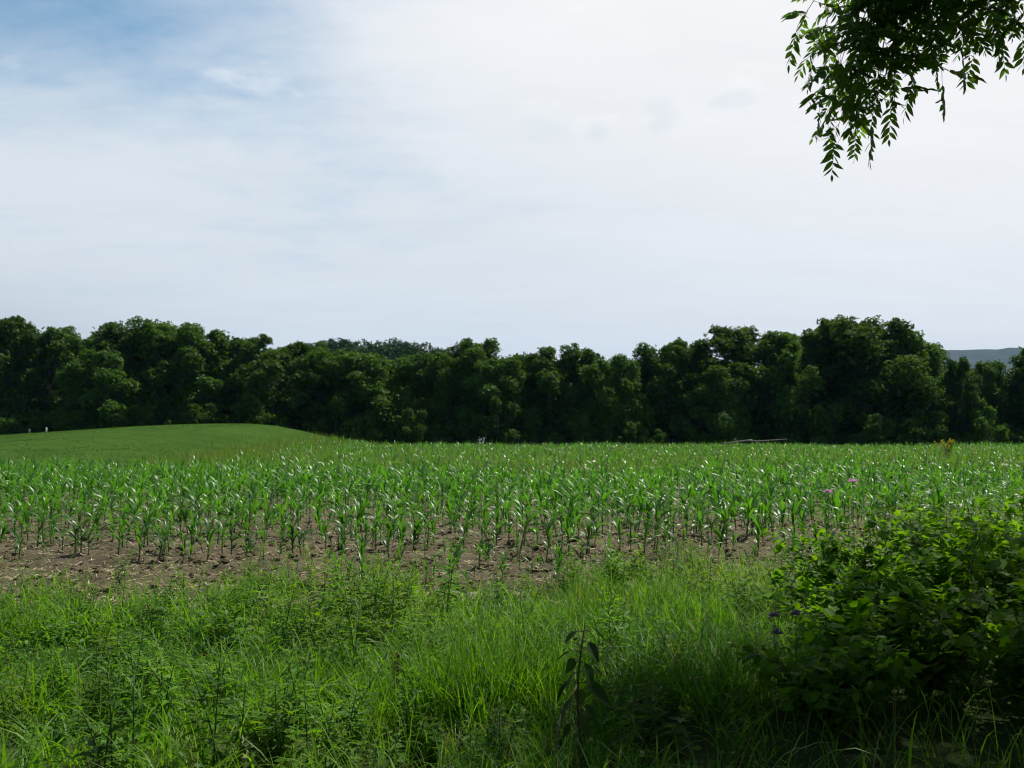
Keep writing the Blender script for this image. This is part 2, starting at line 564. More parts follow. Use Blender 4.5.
order = np.where(inview)[0][np.argsort(pts[inview][:, 1])]
near = order[:300]
near_set = set(near.tolist())
ORD = ['first', 'second', 'third', 'fourth', 'fifth', 'sixth', 'seventh', 'eighth', 'ninth', 'tenth', 'eleventh', 'twelfth', 'thirteenth', 'fourteenth', 'fifteenth', 'sixteenth', 'seventeenth', 'eighteenth', 'nineteenth', 'twentieth']
ORD += ['twenty-' + o for o in ORD[:9]] + ['thirtieth'] + ['thirty-' + o for o in ORD[:9]] + ['fortieth'] + ['forty-' + o for o in ORD[:9]] + ['fiftieth'] + ['fifty-' + o for o in ORD[:9]] + ['sixtieth'] + ['sixty-' + o for o in ORD[:9]] + ['seventieth']
rows_near = sorted(set(int(pts[i, 3]) for i in near))
for r_i, rw in enumerate(rows_near):
    idx = sorted([i for i in near if int(pts[i, 3]) == rw], key=lambda i: pts[i, 0])
    for k, i in enumerate(idx):
        x, y, s, _ = pts[i]
        size = 'stunted' if s < .62 else ('small' if s < .82 else ('sturdy' if s < 1.0 else 'tall'))
        n_row = len(idx)
        side = (f'{ORD[k]} from the left end' if k < n_row / 2 else f'{ORD[n_row - 1 - k]} from the right end')
        o = thing('corn_plant', f'{size} young corn plant on bare soil, {side} of the {ORD[r_i]} row', 'corn plant', (x, y, float(H(x, y))), random.uniform(0, 6.28), 'young corn plants in the nearest rows')
        o.scale = (s, s, s)
        o.rotation_euler = (random.gauss(0, .05), random.gauss(0, .05), random.uniform(0, 6.28))
        p = corn_protos[int(rng.integers(len(corn_protos)))]
        link('stalk', p[0], o); link('foliage', p[1], o)

rest = np.array([i for i in range(len(pts)) if i not in near_set])
mb = Mesh(); ms = None


def lod_templates(n, S, nl, seed, fold):
    out = []
    for s in range(n):
        st, fol = corn_parts(seed + s, S=S, nl=nl, fold=fold, lod=1)
        off = fol.n
        v = np.concatenate(fol.v + st.v); t_ = np.concatenate(fol.t + st.t)
        fs = list(fol.f) + [st.f[0] + off]
        out.append((v, fs, t_))
    return out


near_t = lod_templates(10, 5, None, 300, .16)
far_t = lod_templates(8, 3, 6, 400, 0)
rng = np.random.default_rng(33)
for sel, tmpl in ((rest[pts[rest, 1] < 26], near_t), (rest[pts[rest, 1] >= 26], far_t)):
    which = rng.integers(len(tmpl), size=len(sel))
    for k, (tv, tf, tt) in enumerate(tmpl):
        q = pts[sel[which == k]]
        N = len(q)
        th = rng.uniform(0, 6.28, N)
        c, s = np.cos(th), np.sin(th); z0 = np.zeros(N); o1 = np.ones(N)
        Rm = np.stack([np.stack([c, -s, z0], 1), np.stack([s, c, z0], 1), np.stack([z0, z0, o1], 1)], 1)
        pos = np.stack([q[:, 0], q[:, 1], H(q[:, 0], q[:, 1])], 1)
        mb.inst(tv, tf, pos, Rm, q[:, 2])
        mb.t[-1] = (np.tile(tt, N) * .75 + np.repeat(rng.uniform(0, .22, N), len(tv)))
tag(mb.build('corn_crop', M['corn']), 'dense stand of young corn filling the field behind the nearest rows', 'corn crop', None, 'stuff')

# ------------------------------------------------------------------ soil clutter
rng = np.random.default_rng(41)
N = 16000
y = 8.0 + 7.5 * rng.random(N) ** 1.4; x = rng.uniform(-1, 1, N) * (.6 * y + .3)
g = np.random.default_rng(3)
cv = np.array([[math.cos(a_) * r_, math.sin(a_) * r_, z_] for z_, r_ in ((-.35, .8), (.15, 1), (.55, .6)) for a_ in np.arange(6) * math.pi / 3]) * g.uniform(.75, 1.15, (18, 1))
cf = np.array([[i * 6 + j, i * 6 + (j + 1) % 6, (i + 1) * 6 + (j + 1) % 6, (i + 1) * 6 + j] for i in range(2) for j in range(6)])
top = np.array([[12, 13, 14, 15, 16, 17]])
dens = vnoise(x * 1.6, y * 1.6, 31)
k = dens > -.25
x, y = x[k], y[k]; N = len(x)
nrm = np.stack([rng.normal(0, .25, N), rng.normal(0, .25, N), np.ones(N)], 1)
sz = rng.uniform(.005, .02, N) + .05 * rng.random(N) ** 6
Mesh_c = Mesh().inst(cv, [cf, top], np.stack([x, y, H(x, y) + sz * .1], 1), rot_from_normal(nrm, rng.uniform(0, 6.28, N)), np.stack([sz, sz * rng.uniform(.7, 1.2, N), sz * rng.uniform(.5, .9, N)], 1), rng.random(N) ** 1.5)
tag(Mesh_c.build('soil_clods', M['clod'], smooth=False), 'crumbly brown clods scattered over the bare soil', 'soil clods', None, 'stuff')
N = 9500
y = 8.0 + 8 * rng.random(N) ** 1.3; x = rng.uniform(-1, 1, N) * (.6 * y + .3)
base = np.stack([x, y, H(x, y) + rng.uniform(.004, .03, N)], 1)
Mesh_s = Mesh().strips(base, rng.uniform(0, 6.28, N), rng.uniform(.02, .12, N), rng.uniform(.004, .012, N), rng.normal(.05, .12, N), rng.normal(0, .3, N), 2, lambda q: 1, tint=rng.random(N))
tag(Mesh_s.build('crop_residue', M['straw']), 'pale scraps of old straw lying on the bare soil', 'straw', None, 'stuff')


def lump(seed, sx, sy, sz):
    g = np.random.default_rng(seed); m = Mesh(); V_ = []; nr, ns = 5, 9
    for i in range(nr):
        ph = (i + .5) / nr * math.pi
        for j in range(ns):
            a_ = j * 2 * math.pi / ns
            r_ = 1 + g.normal(0, .10)
            V_.append([math.sin(ph) * math.cos(a_) * sx * r_, math.sin(ph) * math.sin(a_) * sy * r_, math.cos(ph) * sz * r_])
    f = [[i * ns + j, (i + 1) * ns + j, (i + 1) * ns + (j + 1) % ns, i * ns + (j + 1) % ns] for i in range(nr - 1) for j in range(ns)]
    return m.add(V_, [np.array(f), np.array([list(range(ns))]), np.array([[(nr - 1) * ns + j for j in range(ns)][::-1]])])


for px, py, w, lab in ((449, 594, .10, 'pale flat stone on soil at the grass edge, left one of a close pair'), (476, 597, .13, 'pale flat stone on soil at the grass edge, right one of a close pair'), (568, 592, .055, 'small pale stone alone on bare soil right of the stone pair')):
    d = 8.6
    for _ in range(6):
        p = at(px, py, d); d = d * (1.6 - float(H(p[0], d))) / (1.6 - p[2])
    p = at(px, py, d)
    o = lump(int(px), w * .8, w * .55, w * .3).build('field_stone', M['stone'])
    o.location = (p[0], p[1], float(H(p[0], p[1])) + w * .05)
    tag(o, lab, 'stone', 'pale stones on the soil')

# ------------------------------------------------------------------ verge grass (uncountable)
rng = np.random.default_rng(51)
gprof = lambda q: max(.05, 1 - q ** 1.6)


def scatter(n, y0, y1, pw=1.0):
    y = y0 + (y1 - y0) * rng.random(n) ** pw
    x = rng.uniform(-1, 1, n) * (.62 * y + .8)
    return x, y


def verge_keep(x, y, soft=1.0):
    e = verge_edge(x)
    patch = vnoise(x * 1.1 + 9, y * 1.1, 61) * .6 + vnoise(x * 2.7, y * 2.7, 62) * .4
    p = 1 - sstep(e - .8 * soft, e + .6 * soft, y)
    p = p * np.clip(.95 + patch * 2.0, .02, 1)
    p = p * (1 - .93 * sstep(-.25, .5, x - np.interp(y, [2.6, 4.2, 5, 6, 7], [.5, .8, 1.15, 1.9, 2.6])))
    return rng.random(len(x)) < p


mb = Mesh()
x, y = scatter(105000, 2.6, 11.2, 1.05)
k = verge_keep(x, y); x, y = x[k], y[k]; N = len(x)
hn = .5 + .32 * vnoise(x * .9, y * .9, 63) + .22 * vnoise(x * 2.6, y * 2.6, 69)
# taller grass in the middle right, shorter at the left
tall = np.interp(x, [-5, -3, -2, -1, -.2, .6, 1.8, 3, 5], [.17, .15, .20, .26, .20, .30, .34, .36, .36])
L = tall * (.30 + 1.35 * hn ** 1.3) * rng.uniform(.5, 1.5, N)
tint = np.clip(.45 + .75 * vnoise(x * 1.0, y * 1.0, 64) + rng.normal(0, .2, N), 0, .94)
tint[rng.random(N) < .08] = 1.0
mb.strips(np.stack([x, y, H(x, y) - .01], 1), rng.uniform(0, 6.28, N), L, rng.uniform(.0035, .008, N), rng.uniform(.95, 1.5, N), rng.uniform(.2, 1.9, N), 4, gprof, tint=tint)
# coarse broad blades in drifts
x, y = scatter(60000, 2.6, 11)
k = verge_keep(x, y) & (vnoise(x * 1.4, y * 1.4, 65) > .0); x, y = x[k], y[k]; N = len(x)
mb.strips(np.stack([x, y, H(x, y) - .01], 1), rng.uniform(0, 6.28, N), rng.uniform(.15, .5, N), rng.uniform(.008, .016, N), rng.uniform(1.0, 1.5, N), rng.uniform(.4, 2.2, N), 5, gprof, fold=.12, tint=rng.uniform(.1, .94, N))
tag(mb.build('verge_grass', M['grass']), 'lush wild grass covering the verge in front of the corn field', 'grass', None, 'stuff')

# sparse seedlings and grass on the open soil
mb = Mesh()
x, y = scatter(9000, 8.2, 13.5, 1.5)
k = (vnoise(x * .8, y * 1.4, 73) + .25 * (x < -1.5) > .1); x, y = x[k], y[k]; N = len(x)
mb.strips(np.stack([x, y, H(x, y) - .005], 1), rng.uniform(0, 6.28, N), rng.uniform(.03, .13, N), rng.uniform(.004, .009, N), rng.uniform(.6, 1.5, N), rng.uniform(.1, 1.6, N), 3, gprof, tint=rng.uniform(.2, .97, N))
tag(mb.build('soil_seedlings', M['grass']), 'thin scattered grass seedlings sprouting from the bare soil', 'seedlings', None, 'stuff')

# low broadleaf ground cover
tv, tf = diamond(.55)
mb = Mesh()
x, y = scatter(60000, 2.6, 10.2)
k = verge_keep(x, y, 1.2) & (vnoise(x * 1.2 + 40, y * 1.2, 66) > -.25); x, y = x[k], y[k]; N = len(x)
nrm = np.stack([rng.normal(0, .5, N), rng.normal(0, .5, N), np.ones(N)], 1)
hgt = rng.random(N) ** 1.5 * (.10 + .12 * (vnoise(x * 1.3, y * 1.3, 67) + 1))
mb.inst(tv, tf, np.stack([x, y, H(x, y) + hgt + .01], 1), rot_from_normal(nrm, rng.uniform(0, 6.28, N)), rng.uniform(.02, .055, N), np.clip(.5 + .4 * vnoise(x * .8, y * .8, 68) + rng.normal(0, .2, N), 0, .94))
tag(mb.build('ground_cover', M['weed']), 'low leafy weeds growing through the verge grass', 'weeds', None, 'stuff')

# grassy weeds between the far corn rows
mb = Mesh()
N = 44000
y = 28 + 45 * rng.random(N); x = rng.uniform(-1, 1, N) * (.62 * y)
k = (x > EDGE_X - 1) & (vnoise(x / 4, y / 5, 71) > -.7 + 1.2 * (y < 33)); x, y = x[k], y[k]; N = len(x)
mb.strips(np.stack([x, y, H(x, y)], 1), rng.uniform(0, 6.28, N), rng.uniform(.5, .85, N), rng.uniform(.02, .04, N), rng.uniform(1.2, 1.5, N), rng.uniform(.1, 1.0, N), 3, gprof, tint=rng.uniform(.4, 1, N))
# tall weedy strip along the foot of the mound
N = 2600
u = rng.random(N)
y = 33 + 36 * u; x = EDGE_X + rng.normal(0, 1.0, N)
mb.strips(np.stack([x, y, H(x, y)], 1), rng.uniform(0, 6.28, N), rng.uniform(.4, 1.05, N), rng.uniform(.02, .035, N), rng.uniform(1.3, 1.55, N), rng.uniform(.0, .8, N), 3, gprof, tint=rng.uniform(.2, 1, N))
tag(mb.build('field_weeds', M['pale_grass']), 'pale grassy weeds standing among the far corn', 'weeds', None, 'stuff')
# short turf tufts on the mound
mb = Mesh()
N = 40000
y = 36 + 41 * rng.random(N) ** .8; x = -13.8 - (.62 * y - 12) * rng.random(N)
mb.strips(np.stack([x, y, H(x, y) - .01], 1), rng.uniform(0, 6.28, N), rng.uniform(.025, .06, N), rng.uniform(.03, .06, N), rng.uniform(.8, 1.5, N), rng.uniform(.1, 1.0, N), 2, gprof, tint=np.clip(.55 + .4 * vnoise(x / 3, y / 3, 72) + rng.normal(0, .12, N), 0, .94))
tag(mb.build('mowed_grass', M['turf_blade']), 'short mowed grass covering the low mound on the left', 'grass', None, 'stuff')

# ------------------------------------------------------------------ single weeds
OV = ovate(); LB = lobed(); DM = diamond(.34)


def stem_path(h, lean, n=6):
    z = np.linspace(-.03, h, n); q = np.clip(z / h, 0, 1)
    return np.stack([lean[0] * q ** 1.6, lean[1] * q ** 1.6, z], 1)


def on_path(path, q):
    i = q * (len(path) - 1); k = np.clip(np.floor(i).astype(int), 0, len(path) - 2); f = (i - k)[:, None]
    return path[k] * (1 - f) + path[k + 1] * f


def weed_mesh(seed, h, leaf, n, tmpl, droop=.2, lo=.15, width=1.0, stems=1, spread=.0, rad=.004):
    g = np.random.default_rng(seed)
    st = Mesh(); fo = Mesh()
    for s in range(stems):
        hh = h * g.uniform(.75, 1.05) if stems > 1 else h
        lean = g.normal(0, .12 * h, 2) + (g.normal(0, spread, 2) if stems > 1 else 0)
        pth = stem_path(hh, lean)
        off = np.array([*g.normal(0, spread * .4, 2), 0]) if stems > 1 else 0
        pth = pth + off
        st.tube(pth, np.linspace(rad, rad * .4, len(pth)), 5)
        q = np.linspace(lo, 1, n) + g.normal(0, .01, n); q = np.clip(q, 0, 1)
        pos = on_path(pth, q)
        az = np.arange(n) * 2.4 + g.normal(0, .3, n)
        el = np.interp(q, [0, .8, 1], [-droop, .25 - droop, .9 - droop]) + g.normal(0, .18, n)
        d = np.stack([np.cos(az) * np.cos(el), np.sin(az) * np.cos(el), np.sin(el)], 1)
        up = np.tile([[0, 0, 1.0]], (n, 1)) + g.normal(0, .25, (n, 3))
        sz = leaf * np.interp(q, [0, .5, 1], [.85, 1.1, .5]) * g.uniform(.8, 1.2, n)
        fo.inst(tmpl[0], tmpl[1], pos, aim(d, up), np.stack([sz * width, sz, sz], 1), g.uniform(0, .95, n))
    return st, fo


def weed(name, label, cat, group, x, y, args, lm, sm, extra=None):
    o = thing(name, label, cat, (x, y, float(H(x, y))), 0, group)
    st, fo = weed_mesh(**args)
    st.build('stem', sm, o); fo.build('foliage', lm, o)
    if extra: extra(o)
    return o


def ground_at(px, py):
    d = 1.6 * FPX / (py - 432)
    return at(px, py, d)[0], d


# pale leafy stems, left of the middle
g = np.random.default_rng(77)
spots = sorted([(px + g.normal(0, 4), d) for px, d in ((322, 7.6), (338, 7.0), (350, 7.5), (362, 6.9), (372, 7.4), (383, 7.0), (394, 7.3), (403, 7.7), (410, 7.1), (345, 6.4), (376, 6.3), (402, 6.4), (425, 6.6), (330, 6.0), (440, 6.1), (300, 6.5))])
for k, (px, d) in enumerate(spots):
    x = (px - 512) / FPX * d
    h = .66 * g.uniform(.8, 1.1) if d > 6.8 else .46 * g.uniform(.75, 1.1)
    weed('goldenrod_stem', f'leafy bright green goldenrod stem without bloom, {ORD[k]} from the left of its clump', 'goldenrod', 'goldenrod stems in the left middle clump', x, d, dict(seed=500 + k, h=h, leaf=.10, n=40, tmpl=DM, droop=.1, width=.8, stems=3, spread=.07), M['lime'] if k % 3 else M['weed'], M['stem'])

# bright broad weeds, right of the dark weed
spots = [(600, 660), (622, 650), (640, 668), (612, 690), (664, 652), (575, 720), (690, 665), (655, 700)]
for k, (px, py) in enumerate(sorted(spots)):
    x, d = ground_at(px, py + 22)
    weed('leafy_weed', f'low bright leafy weed in sunlit grass right of the dark drooping weed, {ORD[k]} from left', 'weed', 'low leafy weeds right of the dark drooping weed', x, d, dict(seed=540 + k, h=.26, leaf=.075, n=16, tmpl=DM, droop=.1, width=1.1, stems=3, spread=.06), M['lime'], M['stem'])
# left foreground
spots = [(90, 640), (150, 690), (215, 640), (60, 720), (300, 690), (345, 740), (250, 705), (395, 745), (30, 660), (440, 735), (180, 620), (120, 745)]
for k, (px, py) in enumerate(sorted(spots)):
    x, d = ground_at(px, py + 25)
    weed('leafy_weed', f'low rounded leafy weed in the left foreground grass, {ORD[k]} from the left', 'weed', 'low leafy weeds in the left foreground', x, d, dict(seed=560 + k, h=.20, leaf=.065, n=14, tmpl=OV if k % 2 else DM, droop=.1, width=.9, stems=3, spread=.06), M['weed'], M['stem'])

# ragged leafy weeds all over the verge, copied from a dozen models
wp = []
for s_ in range(12):
    a_ = [dict(h=.34, leaf=.075, n=30, tmpl=DM, width=.8, stems=4, spread=.08), dict(h=.26, leaf=.085, n=16, tmpl=OV, width=.8, stems=4, spread=.09), dict(h=.42, leaf=.095, n=34, tmpl=DM, width=.6, stems=3, spread=.07)][s_ % 3]
    st, fo = weed_mesh(800 + s_, droop=.15, **a_)
    wp.append((st.data('weed_stem', M['stem']), fo.data('weed_foliage', M['lime' if s_ % 4 == 0 else 'weed'])))
g = np.random.default_rng(97)
cand = []
while len(cand) < 190:
    d = 4.0 + 6.2 * g.random(); x = g.uniform(-.585, .585) * d
    if d > float(verge_edge(x)) + .3: continue
    if float(vnoise(x * .9, d * .9, 81)) < g.uniform(-.8, .3): continue
    if x > 1.0 and d < 7.2: continue
    if abs(x - .25) < .25 and d < 4.6: continue
    cand.append((x, d))
bands = [('nearest verge strip', 3.5, 5.2), ('lower middle verge strip', 5.2, 6.6), ('upper middle verge strip', 6.6, 8.0), ('verge edge by the soil', 8.0, 12)]
for bn, lo_, hi_ in bands:
    b_ = sorted([c for c in cand if lo_ <= c[1] < hi_], key=lambda c: c[0] / c[1])
    for k, (x, d) in enumerate(b_):
        q = int(g.integers(len(wp)))
        shape = ['bushy narrow-leaved', 'broad-leaved', 'slender narrow-leaved'][q % 3]
        e_ = f'{ORD[k]} from the left' if k < len(b_) / 2 else f'{ORD[len(b_) - 1 - k]} from the right'
        o = thing('verge_weed', f'{shape} weed, {e_} in the {bn}', 'weed', (x, d, float(H(x, d))), g.uniform(0, 6.28), 'leafy weeds of the verge')
        sc_ = g.uniform(.65, 1.25) * (1.15 if -2.2 < x < -.5 or x > .6 else .9); o.scale = (sc_, sc_, sc_)
        link('stem', wp[q][0], o); link('foliage', wp[q][1], o)

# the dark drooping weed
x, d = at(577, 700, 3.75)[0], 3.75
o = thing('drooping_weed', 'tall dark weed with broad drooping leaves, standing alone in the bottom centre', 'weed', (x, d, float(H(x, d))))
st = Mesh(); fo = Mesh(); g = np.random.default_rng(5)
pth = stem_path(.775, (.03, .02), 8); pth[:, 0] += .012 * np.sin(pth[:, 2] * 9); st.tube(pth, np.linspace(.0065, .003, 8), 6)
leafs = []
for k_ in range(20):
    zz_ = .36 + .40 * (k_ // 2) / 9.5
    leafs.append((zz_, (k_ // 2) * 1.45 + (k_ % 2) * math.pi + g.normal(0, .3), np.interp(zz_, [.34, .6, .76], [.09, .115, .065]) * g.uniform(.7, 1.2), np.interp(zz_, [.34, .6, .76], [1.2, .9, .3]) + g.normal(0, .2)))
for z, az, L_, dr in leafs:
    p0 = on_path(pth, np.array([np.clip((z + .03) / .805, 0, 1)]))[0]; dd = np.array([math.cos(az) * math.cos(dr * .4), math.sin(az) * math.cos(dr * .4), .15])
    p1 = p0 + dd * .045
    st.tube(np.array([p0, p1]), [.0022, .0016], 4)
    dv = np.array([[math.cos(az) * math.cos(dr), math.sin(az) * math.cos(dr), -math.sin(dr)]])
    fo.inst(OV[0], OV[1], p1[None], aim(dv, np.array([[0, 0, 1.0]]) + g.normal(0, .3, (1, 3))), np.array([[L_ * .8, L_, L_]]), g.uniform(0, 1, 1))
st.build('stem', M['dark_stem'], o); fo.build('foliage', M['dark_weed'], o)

# lobed-leaf thicket on the right
g = np.random.default_rng(88)
bushes = [(2.3, 7.0, .70), (2.65, 7.3, .90), (3.0, 7.0, 1.05), (3.5, 7.2, 1.15), (4.1, 7.3, 1.2), (4.6, 7.6, 1.25), (2.7, 6.3, .90), (3.2, 6.4, 1.05), (3.7, 6.3, 1.12), (4.2, 6.5, 1.15), (2.25, 6.0, .62), (3.2, 5.6, .95), (2.5, 5.4, .74), (3.8, 5.6, 1.0), (2.9, 5.0, .72), (2.0, 5.2, .52), (3.5, 5.0, .85), (1.75, 5.0, .40)]
for k, (x, y, h) in enumerate(sorted(bushes, key=lambda b: b[0] / b[1])):
    o = thing('lobed_leaf_shrub', f'{"waist-high" if h > .9 else "low"} shrub with lobed leaves in the right thicket, {ORD[k]} from its left side', 'shrub', (x, y, float(H(x, y))), 0, 'lobed leaf shrubs of the right thicket')
    st = Mesh(); fo = Mesh()
    for s in range(9):
        aa = g.uniform(0, 6.28); rr = g.uniform(.1, .48)
        hh = h * g.uniform(.65, 1.03)
        pth = stem_path(hh, (rr * math.cos(aa), rr * math.sin(aa)), 7)
        pth[:, 2] -= .10 * hh * np.linspace(0, 1, 7) ** 3
        st.tube(pth, np.linspace(.006, .002, 7), 5)
        n = 60
        q = np.clip(np.sort(g.random(n)) * .80 + .22, 0, 1)
        az = np.arange(n) * 2.4 + g.normal(0, .5, n); el = g.normal(.0, .35, n)
        pet = g.uniform(.04, .11, n)
        dv = np.stack([np.cos(az) * np.cos(el), np.sin(az) * np.cos(el), np.sin(el)], 1)
        pos = on_path(pth, q) + dv * pet[:, None]
        for a_, b_ in zip(on_path(pth, q), pos): st.tube(np.array([a_, b_]), [.0016, .0012], 3)
        dl = dv.copy(); dl[:, 2] = g.uniform(-.9, .4, n)
        sz = g.uniform(.03, .075, n) * (1 + .35 * (g.random(n) < .12))
        hf = n * 3 // 5
        fo.inst(OV[0], OV[1], pos[hf:] + g.normal(0, .03, (n - hf, 3)), aim(dl[hf:], np.array([[0, 0, 1.0]]) + g.normal(0, .45, (n - hf, 3))), sz[hf:] * 1.15, g.uniform(0, 1, n - hf))
        fo.inst(LB[0], LB[1], pos, aim(dl, np.array([[0, 0, 1.0]]) + g.normal(0, .45, (n, 3))), sz, g.uniform(0, 1, n))
    st.build('stem', M['stem'], o); fo.build('foliage', M['lobed'], o)

# tall lance-leaved weeds between thicket and field
g = np.random.default_rng(91)
spots = sorted([(770, 7.6, .55), (795, 7.2, .62), (812, 8.0, .75), (830, 7.3, .85), (846, 7.9, .9), (862, 7.2, .95), (878, 8.0, 1.0), (895, 7.5, 1.0), (915, 7.9, 1.1), (940, 8.3, 1.05), (968, 8.0, 1.1), (1000, 8.4, 1.15), (750, 7.0, .42), (735, 7.7, .4), (815, 6.4, .55), (845, 6.2, .6), (1015, 7.8, 1.15), (985, 8.7, 1.1), (905, 8.6, .95)])
for k, (px, d, h) in enumerate(spots):
    x = (px - 512) / FPX * d
    weed('tall_weed', f'tall leafy green weed at the field edge beside the right thicket, {ORD[k]} from left', 'weed', 'tall leafy weeds beside the right thicket', x, d, dict(seed=600 + k, h=h * g.uniform(.9, 1.05), leaf=.12, n=44, tmpl=DM, droop=.15, width=.85, stems=5, spread=.12, rad=.005), M['weed'] if k % 2 else M['lime'], M['stem'])


def head(m, c, r, seed, n=46, w=.16):
    g = np.random.default_rng(seed)
    tv, tf = leaflet4(.3)
    d = g.normal(0, 1, (n, 3)); d[:, 2] = np.abs(d[:, 2]) * .8 - .15
    m.inst(tv, tf, np.tile(np.asarray(c, float)[None], (n, 1)), aim(d, g.normal(0, 1, (n, 3))), r * g.uniform(.75, 1.1, n), g.random(n))


def flower_plant(name, label, cat, group, px, py, d, r, mat, seed, nleaf=14):
    p = at(px, py, d); x = p[0]; z0 = float(H(x, d)); h = p[2] - z0
    o = thing(name, label, cat, (x, d, z0), 0, group)
    g = np.random.default_rng(seed)
    st, fo = weed_mesh(seed, h, .07, nleaf, DM, .1, .25, .8, 1, 0, .004)
    # straight stem so that the head sits on its top
    st = Mesh(); fo = Mesh(); pth = stem_path(h, (0, 0), 5); st.tube(pth, np.linspace(.004, .002, 5), 5)
    q = np.linspace(.2, .9, nleaf); az = np.arange(nleaf) * 1.7; dv = np.stack([np.cos(az), np.sin(az), np.full(nleaf, .2)], 1)
    fo.inst(DM[0], DM[1], on_path(pth, q), aim(dv, np.array([[0, 0, 1.0]]) + g.normal(0, .2, (nleaf, 3))), np.full(nleaf, .075), g.random(nleaf))
    st.build('stem', M['stem'], o); fo.build('foliage', M['weed'], o)
    fl = Mesh(); head(fl, (0, 0, h), r, seed + 1, 60); fl.build('flower_head', mat, o)
    return o


gp = 'wild bergamot in shade'
flower_plant('bergamot', 'dull purple flower head on stem at the shadow edge, upper of two stacked heads', 'wildflower', gp, 774, 616, 5.3, .040, M['purple'], 700)
flower_plant('bergamot', 'dull purple flower head on stem at the shadow edge, lower of two stacked heads', 'wildflower', gp, 777, 633, 5.15, .036, M['purple'], 703)
flower_plant('bergamot', 'dull purple flower head on stem at the shadow edge, right of the stacked pair', 'wildflower', gp, 796, 614, 5.4, .036, M['purple'], 706)
flower_plant('pink_wildflower', 'pink wildflower among corn above the right thicket, higher of the two', 'wildflower', 'pink wildflowers', 853, 482, 7.2, .042, M['pink'], 710)
flower_plant('pink_wildflower', 'pink wildflower among corn above the right thicket, lower and left of the two', 'wildflower', 'pink wildflowers', 828, 492, 7.0, .036, M['pink'], 713)

# dock with a brown seed spike
x, d = ground_at(396, 712)
o = thing('seeding_dock', 'dark brown seed spike standing in grass below the goldenrod clump', 'weed', (x, d, float(H(x, d))))
st = Mesh(); fo = Mesh(); sd = Mesh(); g = np.random.default_rng(8)
pth = stem_path(.36, (.01, 0), 6); st.tube(pth, np.linspace(.004, .002, 6), 5)
n = 7; az = g.uniform(0, 6.28, n); fo.inst(OV[0], OV[1], on_path(pth, np.full(n, .12)), aim(np.stack([np.cos(az), np.sin(az), np.full(n, .5)], 1), np.tile([[0, 0, 1.0]], (n, 1))), np.stack([np.full(n, .07), np.full(n, .13), np.full(n, .13)], 1), g.random(n))
n = 170; q = g.uniform(.6, 1, n); rr = .02 * np.sin(np.clip((q - .55) / .47, 0, 1) * math.pi)
az = g.uniform(0, 6.28, n); pos = on_path(pth, q) + np.stack([np.cos(az) * rr, np.sin(az) * rr, g.normal(0, .004, n)], 1)
sd.inst(*diamond(.8), pos, rot_from_normal(g.normal(0, 1, (n, 3)), g.uniform(0, 6.28, n)), g.uniform(.010, .018, n))
st.build('stem', M['dark_stem'], o); fo.build('foliage', M['weed'], o); sd.build('seed_spike', M['seed'], o)

# yellow goldenrod over the corn
p = at(948, 438.5, 42.0); z0 = float(H(p[0], 42)); h = p[2] - z0
o = thing('blooming_goldenrod', 'yellow blooming goldenrod rising above the corn on the right', 'wildflower', (p[0], 42.0, z0))
st = Mesh(); fo = Mesh(); fl = Mesh(); g = np.random.default_rng(9)
for s in range(15):
    aa = g.uniform(0, 6.28); rr = g.uniform(.05, .62); hh = h * g.uniform(.66, 1.02)
    fl = Mesh()
    pth = stem_path(hh, (rr * math.cos(aa), rr * math.sin(aa)), 6); st.tube(pth, np.linspace(.006, .003, 6), 5)
    n = 40; q = np.linspace(.3, .97, n); az = np.arange(n) * 2.4
    fo.inst(DM[0], DM[1], on_path(pth, q), aim(np.stack([np.cos(az), np.sin(az), np.full(n, .2)], 1), np.tile([[0, 0, 1.0]], (n, 1))), np.full(n, .16), g.random(n))
    n = 42; tip = pth[-1]; az = g.uniform(0, 6.28, n); q = g.random(n)
    pos = tip + np.stack([np.cos(az) * .06 * q, np.sin(az) * .06 * q, .08 - .22 * q + g.normal(0, .02, n)], 1)
    fl.inst(*diamond(.9), pos, rot_from_normal(g.normal(0, 1, (n, 3)), g.uniform(0, 6.28, n)), g.uniform(.03, .065, n), g.random(n))
    fl.build('flower_plume', M['yellow'], o)
st.build('stem', M['stem'], o); fo.build('foliage', M['weed'], o)

# tall grass tufts
g = np.random.default_rng(95)
tufts = [(455, 722, .52), (485, 720, .58), (515, 722, .50), (535, 715, .50), (562, 705, .46), (420, 725, .46), (505, 690, .50), (475, 740, .5), (600, 640, .40), (632, 632, .44), (670, 640, .44), (708, 626, .42), (436, 705, .50), (470, 700, .56), (500, 712, .52), (530, 700, .48), (548, 728, .46), (410, 700, .42), (575, 628, .42), (610, 620, .44), (650, 622, .45), (690, 628, .45), (725, 640, .42), (745, 622, .40), (310, 640, .42), (285, 628, .36), (335, 700, .38), (240, 625, .30), (30, 640, .32), (75, 618, .26)]
for k, (px, py, h) in enumerate(sorted(tufts)):
    x, d = ground_at(px, py)
    n = 90
    rng = np.random.default_rng(900 + k)
    m = Mesh()
    b = np.stack([rng.normal(0, .07, n), rng.normal(0, .07, n), np.full(n, -.01)], 1)
    m.strips(b, rng.uniform(0, 6.28, n), h * rng.uniform(.6, 1.25, n), rng.uniform(.007, .014, n), rng.uniform(1.15, 1.52, n), rng.uniform(.1, 1.1, n), 6, gprof, fold=.1, tint=rng.uniform(.1, .95, n))
    o = m.build('grass_tuft', M['weed' if 400 < px < 570 and k % 3 else 'grass']); o.location = (x, d, float(H(x, d)))
    tag(o, f'upright tuft of long grass blades on the verge, {ORD[k]} tuft counted from the left', 'grass tuft', 'tall grass tufts on the verge')

